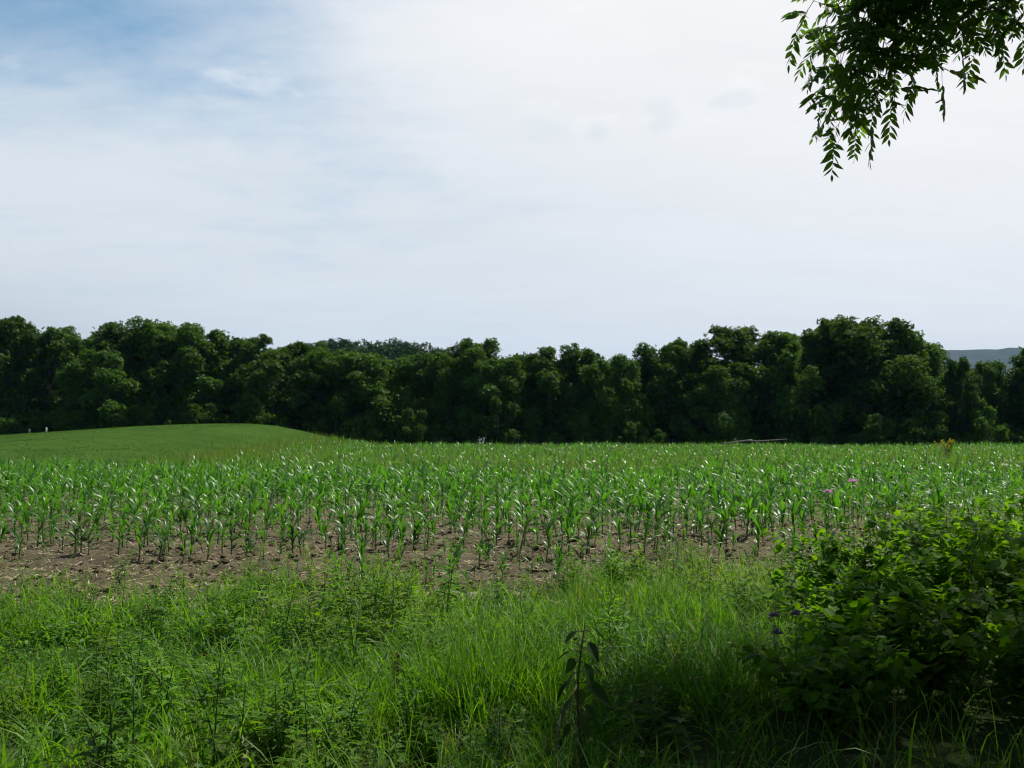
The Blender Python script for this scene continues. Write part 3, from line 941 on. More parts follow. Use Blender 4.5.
# fallen forked stick in the grass
x, d = ground_at(247, 762)
o = thing('fallen_stick', 'bare forked stick lying in grass at the bottom left edge', 'stick', (x, d, float(H(x, d)) + .05))
Mesh().tube(np.array([[-.09, .16, .07], [-.03, .05, .05], [.0, -.02, .03], [.03, -.22, .01]]), [.007, .009, .010, .009], 7).build('main_stem', M['deadwood'], o)
Mesh().tube(np.array([[-.02, .035, .05], [.06, -.04, .035], [.13, -.10, .02]]), [.007, .006, .004], 6).build('side_twig', M['deadwood'], o)
# pale dead stalk at the dark weed
x, d = at(571, 662, 4.2)[0], 4.2
m = Mesh().tube(np.array([[-.05, 0, .28], [.0, 0, .34], [.03, .02, .40]]) , [.004, .005, .003], 5)
m.tube(np.array([[-.05, 0, .28], [-.07, .01, .12], [-.08, .02, -.02]]), [.004, .004, .004], 5)
o = m.build('dead_stalk', M['deadwood']); o.location = (x, d, float(H(x, d)))
tag(o, 'pale dead stalk leaning behind the dark drooping weed', 'dead stalk')

# ------------------------------------------------------------------ trees of the wood
SPR = [spray(5, s) for s in range(4)]


def tree_mesh(seed, h, w, cb, nl, leaf, per, wide=.5, gap=0.0):
    """trunk with limbs, and a crown of leafy masses carried at the limb ends"""
    g = np.random.default_rng(seed)
    tr = Mesh(); cr = Mesh()
    th = h * .82
    n = 8; z = np.linspace(-.6, th, n)
    bx = np.cumsum(g.normal(0, .16, n)) * h / 14; by = np.cumsum(g.normal(0, .16, n)) * h / 14
    pth = np.stack([bx - bx[0], by - by[0], z], 1)
    tr.tube(pth, np.interp(z, [-.6, 0, th], [.32, .25, .07]) * h / 14, 8)
    P = []
    for i in range(nl):
        u = (i + .5) / nl
        zz = cb + (h - cb) * u ** .9
        v = (zz - cb) / (h - cb)
        prof = (1 - abs((v - wide) / (1.06 - wide if v > wide else wide + .35)) ** 2.1)
        prof = max(.06, prof) ** .55
        a_ = i * 2.39996 + g.normal(0, .5)
        r_ = w / 2 * prof * g.uniform(.25, .95)
        br = w * g.uniform(.13, .21) * (1.05 - .30 * v)
        P.append((r_ * math.cos(a_), r_ * math.sin(a_), min(zz + g.normal(0, .3), h - br * .8), br))
    for i, (px_, py_, pz_, br) in enumerate(P):
        c = np.array([px_, py_, pz_])
        q = np.clip((c[2] - .22 * h) / th + .02, .12, 1); st_ = on_path(pth, np.array([q]))[0]
        mid = st_ * .45 + c * .55 + np.array([0, 0, -.25])
        tr.tube(np.array([st_, mid, c, c + (c - mid) * .4]), [.085 * h / 14, .06 * h / 14, .035, .01], 5)
        m_ = int(per * 1.5 * (1 - gap))      # foliage along the limb
        f_ = g.random((m_, 1)) ** .7
        pos = (mid * (1 - f_) + c * f_) + np.clip(g.normal(0, 1, (m_, 3)), -1.5, 1.5) * br * np.array([.55, .55, .5])
        pos[:, 2] = np.minimum(pos[:, 2], c[2] + br * .75)
        sp_ = SPR[i % 4]
        cr.inst(sp_[0], sp_[1], pos, rot_from_normal(g.normal(0, .7, (m_, 3)) + np.array([0, 0, .7]), g.uniform(0, 6.28, m_)), leaf * g.uniform(.65, 1.25, m_), np.clip(g.uniform(.15, .6) + g.normal(0, .16, m_), 0, 1))
        # smaller masses round the end of each limb
        for k in range(6):
            dd = g.normal(0, 1, 3); dd[2] = dd[2] * .8; dd /= np.linalg.norm(dd)
            cc = c + dd * br * g.uniform(.25, .75); rr = br * g.uniform(.42, .72)
            m_ = int(per * (rr / (w * .10)) ** 2 * g.uniform(.75, 1.2) * (1 - gap))
            d = g.normal(0, 1, (m_, 3)); d[:, 2] += .45; d /= np.linalg.norm(d, axis=1, keepdims=True)
            rad = rr * (.50 + .62 * g.random(m_) ** .75) * (1 + .22 * (g.random(m_) < .07))
            pos = cc + d * rad[:, None] * np.array([1.05, 1.05, .92])
            nn = d * .7 + g.normal(0, .7, (m_, 3)) + np.array([0, 0, .5])
            tint = np.clip(g.uniform(.15, .75) + g.normal(0, .16, m_), 0, 1)
            sp_ = SPR[(i + k) % 4]
            cr.inst(sp_[0], sp_[1], pos, rot_from_normal(nn, g.uniform(0, 6.28, m_)), leaf * g.uniform(.65, 1.25, m_), tint)
    return tr, cr


PH, PW = 14.0, 9.0
protos = []
spec_ = [  # width, crown base, limbs, height of widest point, openness
    (9.0, 1.6, 30, .48, 0), (8.4, 1.4, 28, .42, 0), (8.0, 1.2, 27, .38, 0), (9.6, 1.2, 32, .40, 0), (9.2, 1.8, 32, .58, 0),
    (7.8, 3.0, 24, .60, .12), (8.8, 3.0, 27, .62, .30), (8.8, 1.6, 30, .55, 0), (7.6, 2.0, 26, .52, 0), (10.0, 1.8, 34, .52, 0)]
for s, (pw_, cb_, nl_, wd_, gp_) in enumerate(spec_):
    tr, cr = tree_mesh(1000 + s, PH, pw_, cb_, nl_, .27, 92, wd_, gp_)
    protos.append((tr.data('tree_trunk', M['bark']), cr.data('tree_crown', M['tree']), cr.data('tree_crown_light', M['tree_light'])))


def place_tree(name, label, px, top, wpx, d, proto, light, group):
    x = (px - 512) / FPX * d
    z0 = float(H(x, d)); h = 1.6 + (432 - top) / FPX * d - z0
    o = thing(name, label, 'tree', (x, d, z0), 0, group)
    w = wpx / FPX * d
    w *= 1.48; o.scale = (w / PW, w / PW, h / PH)
    o.rotation_euler = (0, 0, random.uniform(0, 6.28))
    link('trunk', protos[proto][0], o); link('crown', protos[proto][2 if light else 1], o)
    return o


random.seed(4)
# px, top row, width, depth, prototype, lighter?, what sets it apart
front = [
    (-18, 322, 62, 94, 0, 0, 'tall dark tree cut by the left edge of the wood'),
    (14, 318, 58, 95, 5, 1, 'tall feathery olive tree at the far left of the wood'),
    (52, 328, 56, 96, 1, 1, 'olive green tree directly behind the short white post'),
    (88, 338, 60, 93, 2, 0, 'low round dark tree just right of the white post, under a dip in the skyline'),
    (106, 350, 52, 90, 3, 1, 'lighter rounded tree bulging forward at the left half of the mound'),
    (140, 322, 70, 96, 9, 0, 'tallest domed tree above the left half of the mound'),
    (178, 324, 62, 95, 7, 0, 'tall full tree left of the mound top, twin of the domed one'),
    (210, 329, 62, 93, 1, 1, 'broad mid green tree straight behind the mound top'),
    (246, 336, 58, 94, 8, 0, 'rounded dark tree just right of the mound top'),
    (274, 352, 54, 90, 3, 1, 'lighter green tree low above the right slope of the mound'),
    (304, 342, 54, 96, 0, 0, 'dark even tree above the foot of the mound'),
    (334, 350, 52, 93, 9, 0, 'dark rounded tree where the mound meets the corn'),
    (364, 354, 52, 92, 7, 1, 'mid green tree in front of the left part of the far wooded hill'),
    (394, 360, 52, 94, 1, 1, 'pale green tree in front of the right part of the far wooded hill'),
    (424, 356, 50, 95, 2, 0, 'dark tree at the right foot of the far wooded hill'),
    (448, 352, 46, 94, 8, 0, 'narrow dark tree left of the pointed crown'),
    (472, 341, 52, 95, 4, 0, 'dark tree with the pointed crown behind the pale spotted shrub'),
    (502, 357, 48, 92, 3, 1, 'lower yellow green tree right of the pointed crown'),
    (528, 354, 46, 96, 7, 0, 'dark tree between the pointed crown and the double crown'),
    (554, 347, 52, 94, 1, 1, 'left half of the bright double crown in the middle of the wood'),
    (584, 351, 50, 95, 2, 0, 'right half of the double crown in the middle of the wood'),
    (612, 358, 46, 92, 4, 1, 'lower lighter tree left of the blue skyline dip'),
    (634, 364, 38, 96, 6, 0, 'lowest loose tree under the blue skyline dip'),
    (662, 344, 52, 94, 0, 0, 'dark tree rising just right of the blue skyline dip'),
    (692, 340, 54, 95, 7, 0, 'broad dark tree left of the open airy crown'),
    (738, 326, 70, 96, 6, 0, 'airy tree with sky showing through its open crown'),
    (716, 366, 48, 91, 3, 0, 'low dark tree in front of the open airy crown'),
    (786, 331, 62, 94, 5, 0, 'loose tree right of the open airy crown'),
    (824, 322, 64, 97, 8, 0, 'tall dark tree, left of the two highest on the right'),
    (866, 319, 74, 95, 9, 0, 'tall dark tree, right of the two highest on the right'),
    (905, 329, 58, 94, 5, 0, 'slim tree with a knobbly top right of the highest pair'),
    (932, 343, 42, 95, 6, 1, 'sloping shorter tree left of the distant blue hill'),
    (962, 359, 32, 92, 2, 0, 'low dark tree left under the distant blue hill'),
    (992, 361, 32, 95, 3, 1, 'low yellow green tree right under the distant blue hill'),
    (1034, 347, 44, 93, 7, 1, 'yellow green tree cut by the right edge of the wood'),
    (1062, 335, 64, 95, 0, 0, 'dark tree just outside the right edge of the wood'),
]
for px, top, w, d, pr, li, lab in front:
    place_tree('broadleaf_tree', lab, px, top, w, d, pr, li, 'trees along the front of the wood')
prof_x = [-60, 0, 30, 60, 100, 130, 170, 200, 240, 300, 360, 440, 480, 540, 600, 640, 660, 700, 735, 790, 830, 870, 910, 950, 970, 1000, 1080]
prof_y = [322, 322, 326, 338, 342, 330, 328, 336, 342, 350, 358, 360, 352, 356, 362, 370, 354, 346, 334, 338, 330, 328, 340, 366, 376, 378, 360]
k = 0
for px in np.arange(-30, 1075, 35):
    d = random.uniform(103, 113)
    gap_ = 715 < px < 800
    place_tree('broadleaf_tree', f'dark tree in the second rank of the wood, {ORD[k]} from its left end', px + random.uniform(-6, 6), (392 if gap_ else np.interp(px, prof_x, prof_y)) + random.uniform(0, 7), random.uniform(60, 76), d, random.choice([0, 1, 2, 3, 4, 7, 8, 9]), 0, 'trees in the second rank of the wood')
    k += 1
# understory shrubs along the wood's foot
bp = []
for s in range(3):
    tr, cr = tree_mesh(1100 + s, 4.0, 4.4, .4, 9, .20, 60, .4)
    bp.append((tr.data('shrub_stem', M['bark']), cr.data('shrub_crown', M['tree']), cr.data('shrub_crown_light', M['tree_light'])))
k = 0
for px in np.arange(-15, 1050, 27):
    d = random.uniform(88, 91) if px > 345 else random.uniform(86.5, 89)
    x = (px - 512) / FPX * d
    if 700 < px < 810 and k % 2: d += 4
    o = thing('understory_shrub', f'dark shrub under the trees at the wood edge, {ORD[k]} from the left', 'shrub', (x, d, float(H(x, d))), random.uniform(0, 6.28), 'shrubs along the foot of the wood')
    s = random.uniform(.55, 1.25); o.scale = (s * 1.0, s, s * random.uniform(.85, 1.3))
    b = random.choice(bp)
    link('stem', b[0], o); link('crown', b[2 if random.random() < .12 else 1], o)
    k += 1

# the pale-spotted shrub at the wood edge
p = at(481, 438, 86.0); z0 = float(H(p[0], 86))
o = thing('spotted_shrub', 'small dark shrub with pale bluish white spots at the foot of the wood', 'shrub', (p[0], 86.0, z0))
tr, cr = tree_mesh(1200, 1.75, 2.2, .3, 7, .13, 40, .4); tr.build('stem', M['bark'], o); cr.build('foliage', M['tree'], o)
g = np.random.default_rng(4); m = Mesh()
for c in ((-.55, -.9, 1.15), (-.75, -.9, 1.28), (-.1, -1.0, 1.50), (.22, -.95, 1.60), (-.02, -.9, 1.85), (.3, -.8, 1.9), (.05, -1, 1.35)):
    n = 12
    m.inst(*diamond(.8), np.array(c) + g.normal(0, .07, (n, 3)), rot_from_normal(g.normal(0, 1, (n, 3)) + np.array([0, -1, .6]), g.uniform(0, 6.28, n)), g.uniform(.08, .14, n), g.random(n))
m.build('pale_spots', M['pale_spot'], o)  # pale bluish white spots clustered on the near side

# posts on the mound
for px, py, hgt, mat, lab, nm in ((47, 432, .55, 'white', 'short white post standing on the mowed grass at far left', 'white_post'), (30, 435, .5, 'grey_post', 'faint grey weathered stub left of the short white post', 'weathered_post')):
    d = 76.0; x = (px - 512) / FPX * d; z0 = float(H(x, d))
    m = Mesh(); r_ = .065
    zz = np.array([-.1, hgt - .04, hgt - .01, hgt]) + .1
    m.tube(np.stack([zz * 0, zz * 0, zz], 1), [r_, r_, r_ * .85, r_ * .5], 10)
    o = m.build(nm, M[mat]); o.location = (x, d, z0); tag(o, lab, 'post')

# fallen pale limb at the field's far edge
p = at(742, 442, 60.0); z0 = float(H(p[0], 60))
o = thing('fallen_limb', 'pale bare fallen limb lying across the far edge of the corn', 'fallen limb', (p[0], 60.0, z0))
zb = p[2] - z0
Mesh().tube(np.array([[-1.45, 0, zb - .10], [-.9, .1, zb - .06], [-.3, 0, zb + .02], [.35, .1, zb + .10], [.75, .2, zb + .16]]), [.03, .045, .05, .045, .03], 7).build('bough', M['deadwood'], o)
Mesh().tube(np.array([[.35, .1, zb + .1], [1.1, -.1, zb + .07], [1.9, -.2, zb + .12], [3.0, -.2, zb + .2]]), [.03, .03, .025, .012], 6).build('side_branch', M['grey_post'], o)
Mesh().tube(np.array([[-.3, 0, zb + .02], [-.45, .3, zb + .20], [-.2, .4, zb + .28]]), [.03, .03, .012], 6).build('twig', M['deadwood'], o)
Mesh().tube(np.array([[-.9, .1, zb - .06], [-.85, .1, zb * .4], [-.8, .1, 0]]), [.03, .035, .04], 6).build('prop_branch', M['deadwood'], o)
Mesh().tube(np.array([[1.1, -.1, zb + .07], [1.15, -.1, zb * .4], [1.2, -.1, 0]]), [.02, .025, .03], 6).build('prop_branch', M['grey_post'], o)

# far wood on the hill
rng = np.random.default_rng(61)
mb = Mesh()
N = 620
y = rng.uniform(185, 330, N); x = rng.uniform(-210, 70, N)
for i in range(N):
    hgt = rng.uniform(6, 10); rr = rng.uniform(3.2, 5.2); m_ = 120
    d = rng.normal(0, 1, (m_, 3)); d[:, 2] = np.abs(d[:, 2]); d /= np.linalg.norm(d, axis=1, keepdims=True)
    pos = np.array([x[i], y[i], float(H(x[i], y[i])) + hgt - rr * .8]) + d * (rr * (.75 + .35 * rng.random((m_, 1)))) * np.array([1, 1, .85])
    mb.inst(*SPR[i % 4], pos, rot_from_normal(d + rng.normal(0, .5, (m_, 3)), rng.uniform(0, 6.28, m_)), rng.uniform(.5, .95, m_), np.clip(rng.uniform(.1, .7) + rng.normal(0, .2, m_), 0, 1))
tag(mb.build('hill_wood', M['wood']), 'dense green wood covering the hill behind the tree line', 'wood', None, 'stuff')

# ------------------------------------------------------------------ walnut tree whose branch hangs into the picture
g = np.random.default_rng(123)
TX, TY = 8.3, 4.6
zt = float(H(TX, TY))
wal = thing('walnut_tree', 'walnut tree whose leafy bough hangs into the sky at top right', 'tree', (TX, TY, zt))
L4 = leaflet4(.34)
_o = [(0, 0), (.10, .12), (.165, .30), (.17, .48), (.12, .70), (.05, .88), (0, 1.0)]
LF = (np.array([[x, y, .12 * x - .10 * y * y] for x, y in _o] + [[-x, y, .12 * x - .10 * y * y] for x, y in _o[1:-1][::-1]] + [[0, .45, -.03]]), [np.array([[i, (i + 1) % 12, 12] for i in range(12)])])


def compound(m, st, pos, d, up, length, nleaf, tmpl, rach=True):
    """pinnate leaves: paired leaflets along each stalk"""
    N = len(pos)
    d = d / np.linalg.norm(d, axis=1, keepdims=True)
    x = np.cross(d, up); x /= np.linalg.norm(x, axis=1, keepdims=True); z = np.cross(x, d)
    for k in range(nleaf):
        u = .22 + .78 * (k // 2 + (0.3 if k % 2 else 0)) / (nleaf // 2)
        s = 1 if k % 2 else -1
        last = k == nleaf - 1
        sag = -.22 * u * u
        p = pos + d * (length * u)[:, None] + np.array([0, 0, 1.0]) * (length * sag)[:, None]
        ld = d * (.55 if not last else 1) + x * (s * .8 if not last else 0) + np.array([0, 0, -.35]) + g.normal(0, .12, (N, 3))
        sz = length * (.36 if rach is False else .42) * np.interp(u, [0, .5, .8, 1], [.75, 1, .9, .62]) * g.uniform(.85, 1.15, N)
        m.inst(tmpl[0], tmpl[1], p, aim(ld, z + g.normal(0, .5, (N, 3))), sz, np.clip(g.uniform(.2, .7, N), 0, 1))
    if rach:
        for i in range(N):
            q = np.linspace(0, 1, 4)[:, None]
            pp = pos[i] + d[i] * length[i] * q + np.array([0, 0, -.22 * length[i]]) * q * q
            st.tube(pp, [.0022, .0018, .0014, .001], 3)


tr = Mesh(); cr = Mesh()
n = 9; z = np.linspace(-.4, 9.5, n)
pth = np.stack([-.18 * z + .02 * z * z, .06 * z, z], 1)
tr.tube(pth, np.interp(z, [-.4, 0, 1, 9.5], [.38, .30, .24, .05]), 12)
CC = np.array([7.1 - TX, 2.9 - TY, 8.4]); CR = np.array([5.1, 6.3, 4.1])
cl = []
while len(cl) < 420:
    q = g.normal(0, 1, 3); q /= np.linalg.norm(q); c = CC + q * CR * g.uniform(.35, 1) ** .6
    W_ = c + np.array([TX, TY, zt])
    hid = (W_[0] > .60 * W_[1] + 1.0) or (W_[2] > 1.6 + .487 * W_[1] + 1.0) or W_[1] < 0
    if hid: cl.append(c)
while len(cl) < 720:  # extra crown over the camera, out of view, added to shut out skylight
    q = g.normal(0, 1, 3); q /= np.linalg.norm(q); c = np.array([1.8 - TX, -2.2 - TY, 8.4]) + q * np.array([6.2, 5.4, 3.4]) * g.uniform(.3, 1) ** .6
    W_ = c + np.array([TX, TY, zt])
    if W_[2] > 1.6 + .487 * max(W_[1], 0) + 1.6 and W_[2] > 4.6 and W_[1] + .2 < 2.9: cl.append(c)
while len(cl) < 880:      # unseen low boughs, added right and behind to block skylight
    q = g.normal(0, 1, 3); q /= np.linalg.norm(q); c = np.array([10.2 - TX, 5.0 - TY, 4.0]) + q * np.array([2.6, 5.0, 3.2]) * g.uniform(.2, 1)
    W_ = c + np.array([TX, TY, zt])
    if W_[0] > .62 * W_[1] + 2.0 and W_[2] > .8: cl.append(c)
while len(cl) < 1060:  # the added low boughs behind the camera
    q = g.normal(0, 1, 3); q /= np.linalg.norm(q); c = np.array([3.5 - TX, -4.6 - TY, 4.2]) + q * np.array([6.5, 2.0, 3.0]) * g.uniform(.2, 1)
    W_ = c + np.array([TX, TY, zt])
    if W_[2] > 1.0 and W_[1] < -1.6: cl.append(c)
cl = np.array(cl)
limbs = cl[g.choice(len(cl), 50, replace=False)]
for c in limbs:
    q = np.clip((c[2] - 2.2) / 9.5 * .9, .25, .95); s0 = on_path(pth, np.array([q]))[0]
    tr.tube(np.array([s0, s0 * .5 + c * .5 + np.array([0, 0, .3]), c]), [.09, .06, .02], 6)
for c in cl:
    q = np.argmin(np.linalg.norm(limbs - c, axis=1)); s0 = limbs[q]
    if np.linalg.norm(s0 - c) > .05: tr.tube(np.array([s0, (s0 + c) / 2 + np.array([0, 0, .12]), c]), [.022, .014, .006], 4)
    m_ = 40
    pos = c + g.normal(0, .42, (m_, 3))
    dv = (pos - c) + g.normal(0, .3, (m_, 3)) + np.array([0, 0, -.15])
    compound(cr, None, pos, dv, np.tile([[0, 0, 1.0]], (m_, 1)) + g.normal(0, .2, (m_, 3)), g.uniform(.34, .50, m_), 11, L4, rach=False)
tr.build('trunk', M['bark'], wal)
cr.build('crown', M['crown'], wal)
# the hanging bough
org = np.array([TX, TY, zt])
bo = Mesh(); lf = Mesh()
root0 = on_path(pth, np.array([.55]))[0]
hub = at(925, -95, 6.9) - org
bo.tube(np.array([root0, root0 * .55 + hub * .45 + np.array([0, 0, .5]), hub]), [.09, .06, .03], 8)
ends = [(798, 25, 6.6), (814, 57, 6.9), (820, 107, 6.7), (836, 135, 6.9), (856, 129, 7.2), (828, 125, 7.0), (832, 37, 7.3), (878, 91, 6.6), (892, 99, 7.0), (915, 73, 6.8), (942, 78, 7.1), (858, 69, 6.5), (962, 40, 6.7), (890, 43, 7.3), (985, 26, 7.0), (940, 16, 6.6), (1004, 26, 6.8), (1016, 6, 7.1), (870, 13, 6.8), (848, 91, 7.0), (905, 57, 7.2), (960, 6, 7.2), (872, 119, 6.9), (833, 87, 7.2), (930, 36, 6.5), (1036, 14, 6.9), (975, 52, 7.3), (990, 2, 6.5), (1022, 34, 7.4), (1000, 36, 7.0), (1045, 30, 6.7), (895, 77, 6.9), (935, 60, 7.2), (860, 97, 6.8), (840, 57, 6.7)]
for (ex, ey, ed) in ends:
    e = at(ex, ey, ed) - org
    mid = hub * .45 + e * .55 + np.array([g.normal(0, .05), g.normal(0, .05), .22])
    pp = np.array([hub, hub * .7 + mid * .3 + np.array([0, 0, .08]), mid, mid * .4 + e * .6 + np.array([0, 0, .05]), e])
    bo.tube(pp, [.011, .008, .005, .0035, .002], 5)
    m_ = 13
    q = np.linspace(.42, 1, m_)
    pos = on_path(pp, q)
    az = np.arange(m_) * 2.4 + g.uniform(0, 6)
    dv = np.stack([np.cos(az), np.sin(az), g.uniform(-.8, .15, m_)], 1)
    dv[-1] = (0.2 * g.normal(), .2 * g.normal(), -1)
    compound(lf, bo, pos, dv, np.tile([[0, 0, 1.0]], (m_, 1)) + g.normal(0, .25, (m_, 3)), g.uniform(.19, .30, m_), 11, LF)
b_ = bo.build('bough', M['bark'], wal)
lf.build('leaf_spray', M['walnut'], b_)

# ------------------------------------------------------------------ air
hz = Mesh()
x0, x1, y0, y1, z0, z1 = -4050, 4050, -70, 4050, -14, 320
hz.add([[x0, y0, z0], [x1, y0, z0], [x1, y1, z0], [x0, y1, z0], [x0, y0, z1], [x1, y0, z1], [x1, y1, z1], [x0, y1, z1]], [np.array([[3, 2, 1, 0], [4, 5, 6, 7], [0, 1, 5, 4], [1, 2, 6, 5], [2, 3, 7, 6], [3, 0, 4, 7]])])
hm = bpy.data.materials.new('haze_air'); t = nt(hm)
out = nd(t, 'ShaderNodeOutputMaterial'); vol = nd(t, 'ShaderNodeVolumePrincipled')
vol.inputs['Color'].default_value = (.22, .50, 1.0, 1); vol.inputs['Density'].default_value = .00007
vol.inputs['Anisotropy'].default_value = 0
t.links.new(vol.outputs[0], out.inputs['Volume'])
tag(hz.build('haze', hm, smooth=False), kind='stuff')

# ------------------------------------------------------------------ sky and sun
SUN_EL, SUN_AZ = R(57), R(45)
S = Vector((math.sin(SUN_AZ) * math.cos(SUN_EL), math.cos(SUN_AZ) * math.cos(SUN_EL), math.sin(SUN_EL)))
sd = bpy.data.lights.new('sun', 'SUN'); sd.energy = 5.0; sd.angle = R(.53); sd.color = (1, .945, .85)
so = bpy.data.objects.new('sun', sd); COL.objects.link(so)
so.rotation_euler = S.to_track_quat('Z', 'Y').to_euler(); so.location = (20, 20, 60)

w = bpy.data.worlds.new('World'); scene.world = w
w.use_nodes = True; t = w.node_tree; t.nodes.clear()
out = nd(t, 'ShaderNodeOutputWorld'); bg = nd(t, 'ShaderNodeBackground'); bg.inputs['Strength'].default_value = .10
sky = nd(t, 'ShaderNodeTexSky'); sky.sky_type = 'NISHITA'; sky.sun_disc = False
sky.sun_elevation = SUN_EL; sky.sun_rotation = SUN_AZ; sky.dust_density = .5; sky.ozone_density = 0.2; sky.air_density = 1.0
tc = nd(t, 'ShaderNodeTexCoord'); D = tc.outputs['Generated']
nrm = nd(t, 'ShaderNodeVectorMath', operation='NORMALIZE'); t.links.new(D, nrm.inputs[0]); D = nrm.outputs[0]
sp = nd(t, 'ShaderNodeSeparateXYZ'); t.links.new(D, sp.inputs[0])
dt = nd(t, 'ShaderNodeVectorMath', operation='DOT_PRODUCT'); t.links.new(D, dt.inputs[0]); dt.inputs[1].default_value = S
cs = dt.outputs['Value']
zc = mth(t, 'MAXIMUM', sp.outputs['Z'], 0)
inv = mth(t, 'DIVIDE', 1.0, mth(t, 'ADD', zc, .10))
flat = nd(t, 'ShaderNodeVectorMath', operation='SCALE'); t.links.new(D, flat.inputs[0]); t.links.new(inv, flat.inputs['Scale'])
mp = nd(t, 'ShaderNodeMapping'); mp.inputs['Scale'].default_value = (.55, 1.5, .4); mp.inputs['Rotation'].default_value = (0, 0, R(14))
t.links.new(flat.outputs[0], mp.inputs['Vector'])
n1 = noise(t, mp.outputs[0], 1.1, 7, .58, .6)
n2 = noise(t, flat.outputs[0], 3.0, 6, .6, .3)
# veil: thick round the sun and low down, thin away from it
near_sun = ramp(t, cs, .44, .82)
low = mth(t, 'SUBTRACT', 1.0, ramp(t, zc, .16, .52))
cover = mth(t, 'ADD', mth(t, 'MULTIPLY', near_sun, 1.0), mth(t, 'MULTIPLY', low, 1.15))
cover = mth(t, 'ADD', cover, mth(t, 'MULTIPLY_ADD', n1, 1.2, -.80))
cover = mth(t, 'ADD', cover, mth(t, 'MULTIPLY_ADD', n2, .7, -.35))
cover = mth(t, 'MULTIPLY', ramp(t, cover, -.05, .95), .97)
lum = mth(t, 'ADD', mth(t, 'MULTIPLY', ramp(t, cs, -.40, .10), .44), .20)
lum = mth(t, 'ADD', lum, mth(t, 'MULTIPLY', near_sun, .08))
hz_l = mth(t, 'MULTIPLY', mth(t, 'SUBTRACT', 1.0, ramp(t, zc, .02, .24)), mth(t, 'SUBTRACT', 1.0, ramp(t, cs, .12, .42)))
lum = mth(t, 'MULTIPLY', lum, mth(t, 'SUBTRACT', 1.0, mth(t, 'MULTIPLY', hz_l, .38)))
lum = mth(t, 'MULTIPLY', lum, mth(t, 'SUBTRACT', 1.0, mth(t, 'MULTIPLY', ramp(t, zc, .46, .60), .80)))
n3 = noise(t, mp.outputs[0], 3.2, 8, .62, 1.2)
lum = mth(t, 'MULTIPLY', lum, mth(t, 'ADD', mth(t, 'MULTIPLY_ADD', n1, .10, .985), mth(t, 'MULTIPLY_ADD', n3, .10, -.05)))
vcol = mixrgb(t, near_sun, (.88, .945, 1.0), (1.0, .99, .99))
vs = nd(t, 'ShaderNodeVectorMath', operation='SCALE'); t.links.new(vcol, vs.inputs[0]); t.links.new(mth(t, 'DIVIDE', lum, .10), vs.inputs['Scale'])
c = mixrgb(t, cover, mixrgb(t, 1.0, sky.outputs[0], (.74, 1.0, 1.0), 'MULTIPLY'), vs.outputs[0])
# a few small cumulus puffs
pn = noise(t, flat.outputs[0], 9, 7, .6, .4)
tot = None
for px, py, rx, ry in ((545, 118, 48, 26), (595, 122, 40, 20), (675, 108, 40, 28), (745, 85, 50, 28), (20, 62, 26, 12), (255, 80, 70, 24), (570, 4, 18, 10)):
    q = at(px, py, 1.0) - np.array([0, 0, 1.6]); q = q / np.linalg.norm(q)
    df = nd(t, 'ShaderNodeVectorMath', operation='SUBTRACT'); t.links.new(D, df.inputs[0]); df.inputs[1].default_value = tuple(q)
    ms_ = nd(t, 'ShaderNodeVectorMath', operation='MULTIPLY'); t.links.new(df.outputs[0], ms_.inputs[0]); ms_.inputs[1].default_value = (FPX / rx, FPX / rx, FPX / ry)
    ln = nd(t, 'ShaderNodeVectorMath', operation='LENGTH'); t.links.new(ms_.outputs[0], ln.inputs[0])
    f = mth(t, 'SUBTRACT', 1.0, ramp(t, ln.outputs['Value'], .1, 1.2))
    tot = f if tot is None else mth(t, 'MAXIMUM', tot, f)
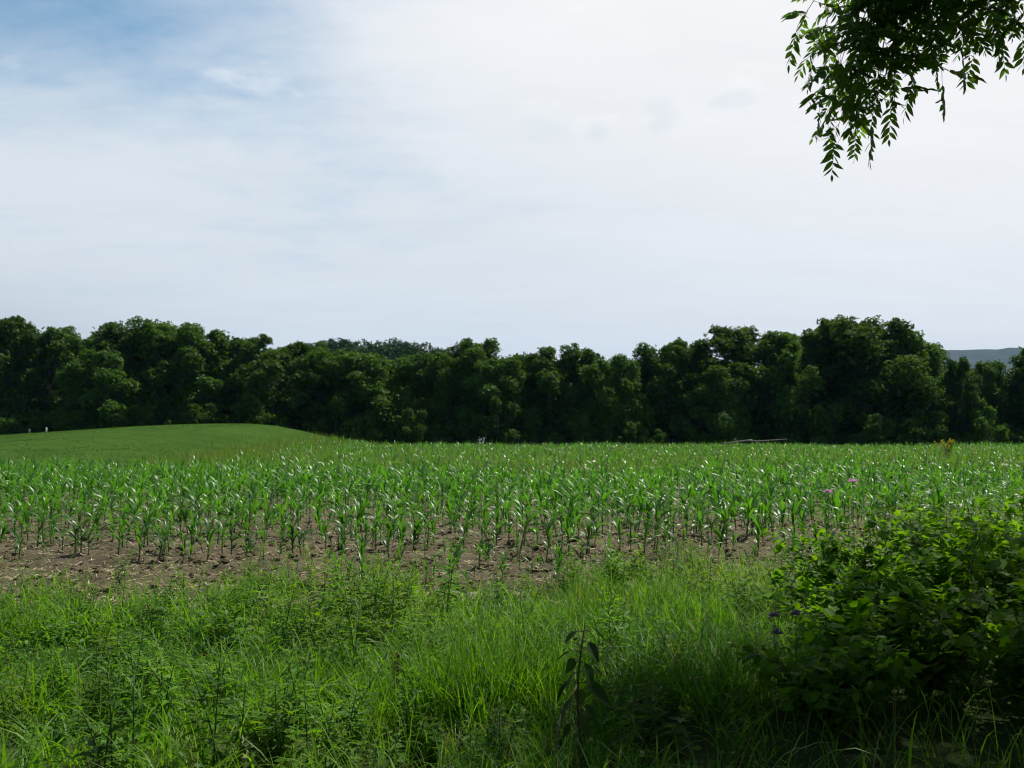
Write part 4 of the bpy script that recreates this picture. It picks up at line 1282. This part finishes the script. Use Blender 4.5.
puff = ramp(t, mth(t, 'ADD', mth(t, 'MULTIPLY', tot, .62), mth(t, 'MULTIPLY_ADD', pn, 2.2, -1.1)), 0.28, 1.05)
c0 = c
c = mixrgb(t, mth(t, 'MULTIPLY', puff, .34), c, tuple(v / .10 for v in (.80, .81, .82)))
dk = None
for px, py, rx, ry in ((540, 128, 40, 20), (664, 116, 26, 24), (735, 98, 34, 12), (598, 130, 20, 13)):
    q = at(px, py, 1.0) - np.array([0, 0, 1.6]); q = q / np.linalg.norm(q)
    df = nd(t, 'ShaderNodeVectorMath', operation='SUBTRACT'); t.links.new(D, df.inputs[0]); df.inputs[1].default_value = tuple(q)
    ms_ = nd(t, 'ShaderNodeVectorMath', operation='MULTIPLY'); t.links.new(df.outputs[0], ms_.inputs[0]); ms_.inputs[1].default_value = (FPX / rx, FPX / rx, FPX / ry)
    ln = nd(t, 'ShaderNodeVectorMath', operation='LENGTH'); t.links.new(ms_.outputs[0], ln.inputs[0])
    f = mth(t, 'SUBTRACT', 1.0, ramp(t, ln.outputs['Value'], .1, 1.3))
    dk = f if dk is None else mth(t, 'MAXIMUM', dk, f)
dkf = ramp(t, mth(t, 'ADD', mth(t, 'MULTIPLY', dk, .7), mth(t, 'MULTIPLY_ADD', pn, 2.0, -1.0)), .25, .85)
c = mixrgb(t, mth(t, 'MULTIPLY', dkf, .28), c, tuple(v / .10 for v in (.47, .54, .60)))
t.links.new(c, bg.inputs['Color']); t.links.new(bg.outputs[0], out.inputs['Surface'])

# ------------------------------------------------------------------ render settings
vs_ = scene.view_settings
scene.display_settings.display_device = 'sRGB'
vs_.view_transform = 'Standard'; vs_.look = 'None'; vs_.exposure = 0.38; vs_.gamma = 1.0
scene.render.engine = 'CYCLES'
cy = scene.cycles
cy.filter_width = 1.2
cy.max_bounces = 6; cy.diffuse_bounces = 3; cy.glossy_bounces = 2; cy.transmission_bounces = 4; cy.volume_bounces = 0
cy.transparent_max_bounces = 4
cy.sample_clamp_indirect = 2.0
cy.use_denoising = True
cy.use_adaptive_sampling = True; cy.adaptive_threshold = .02
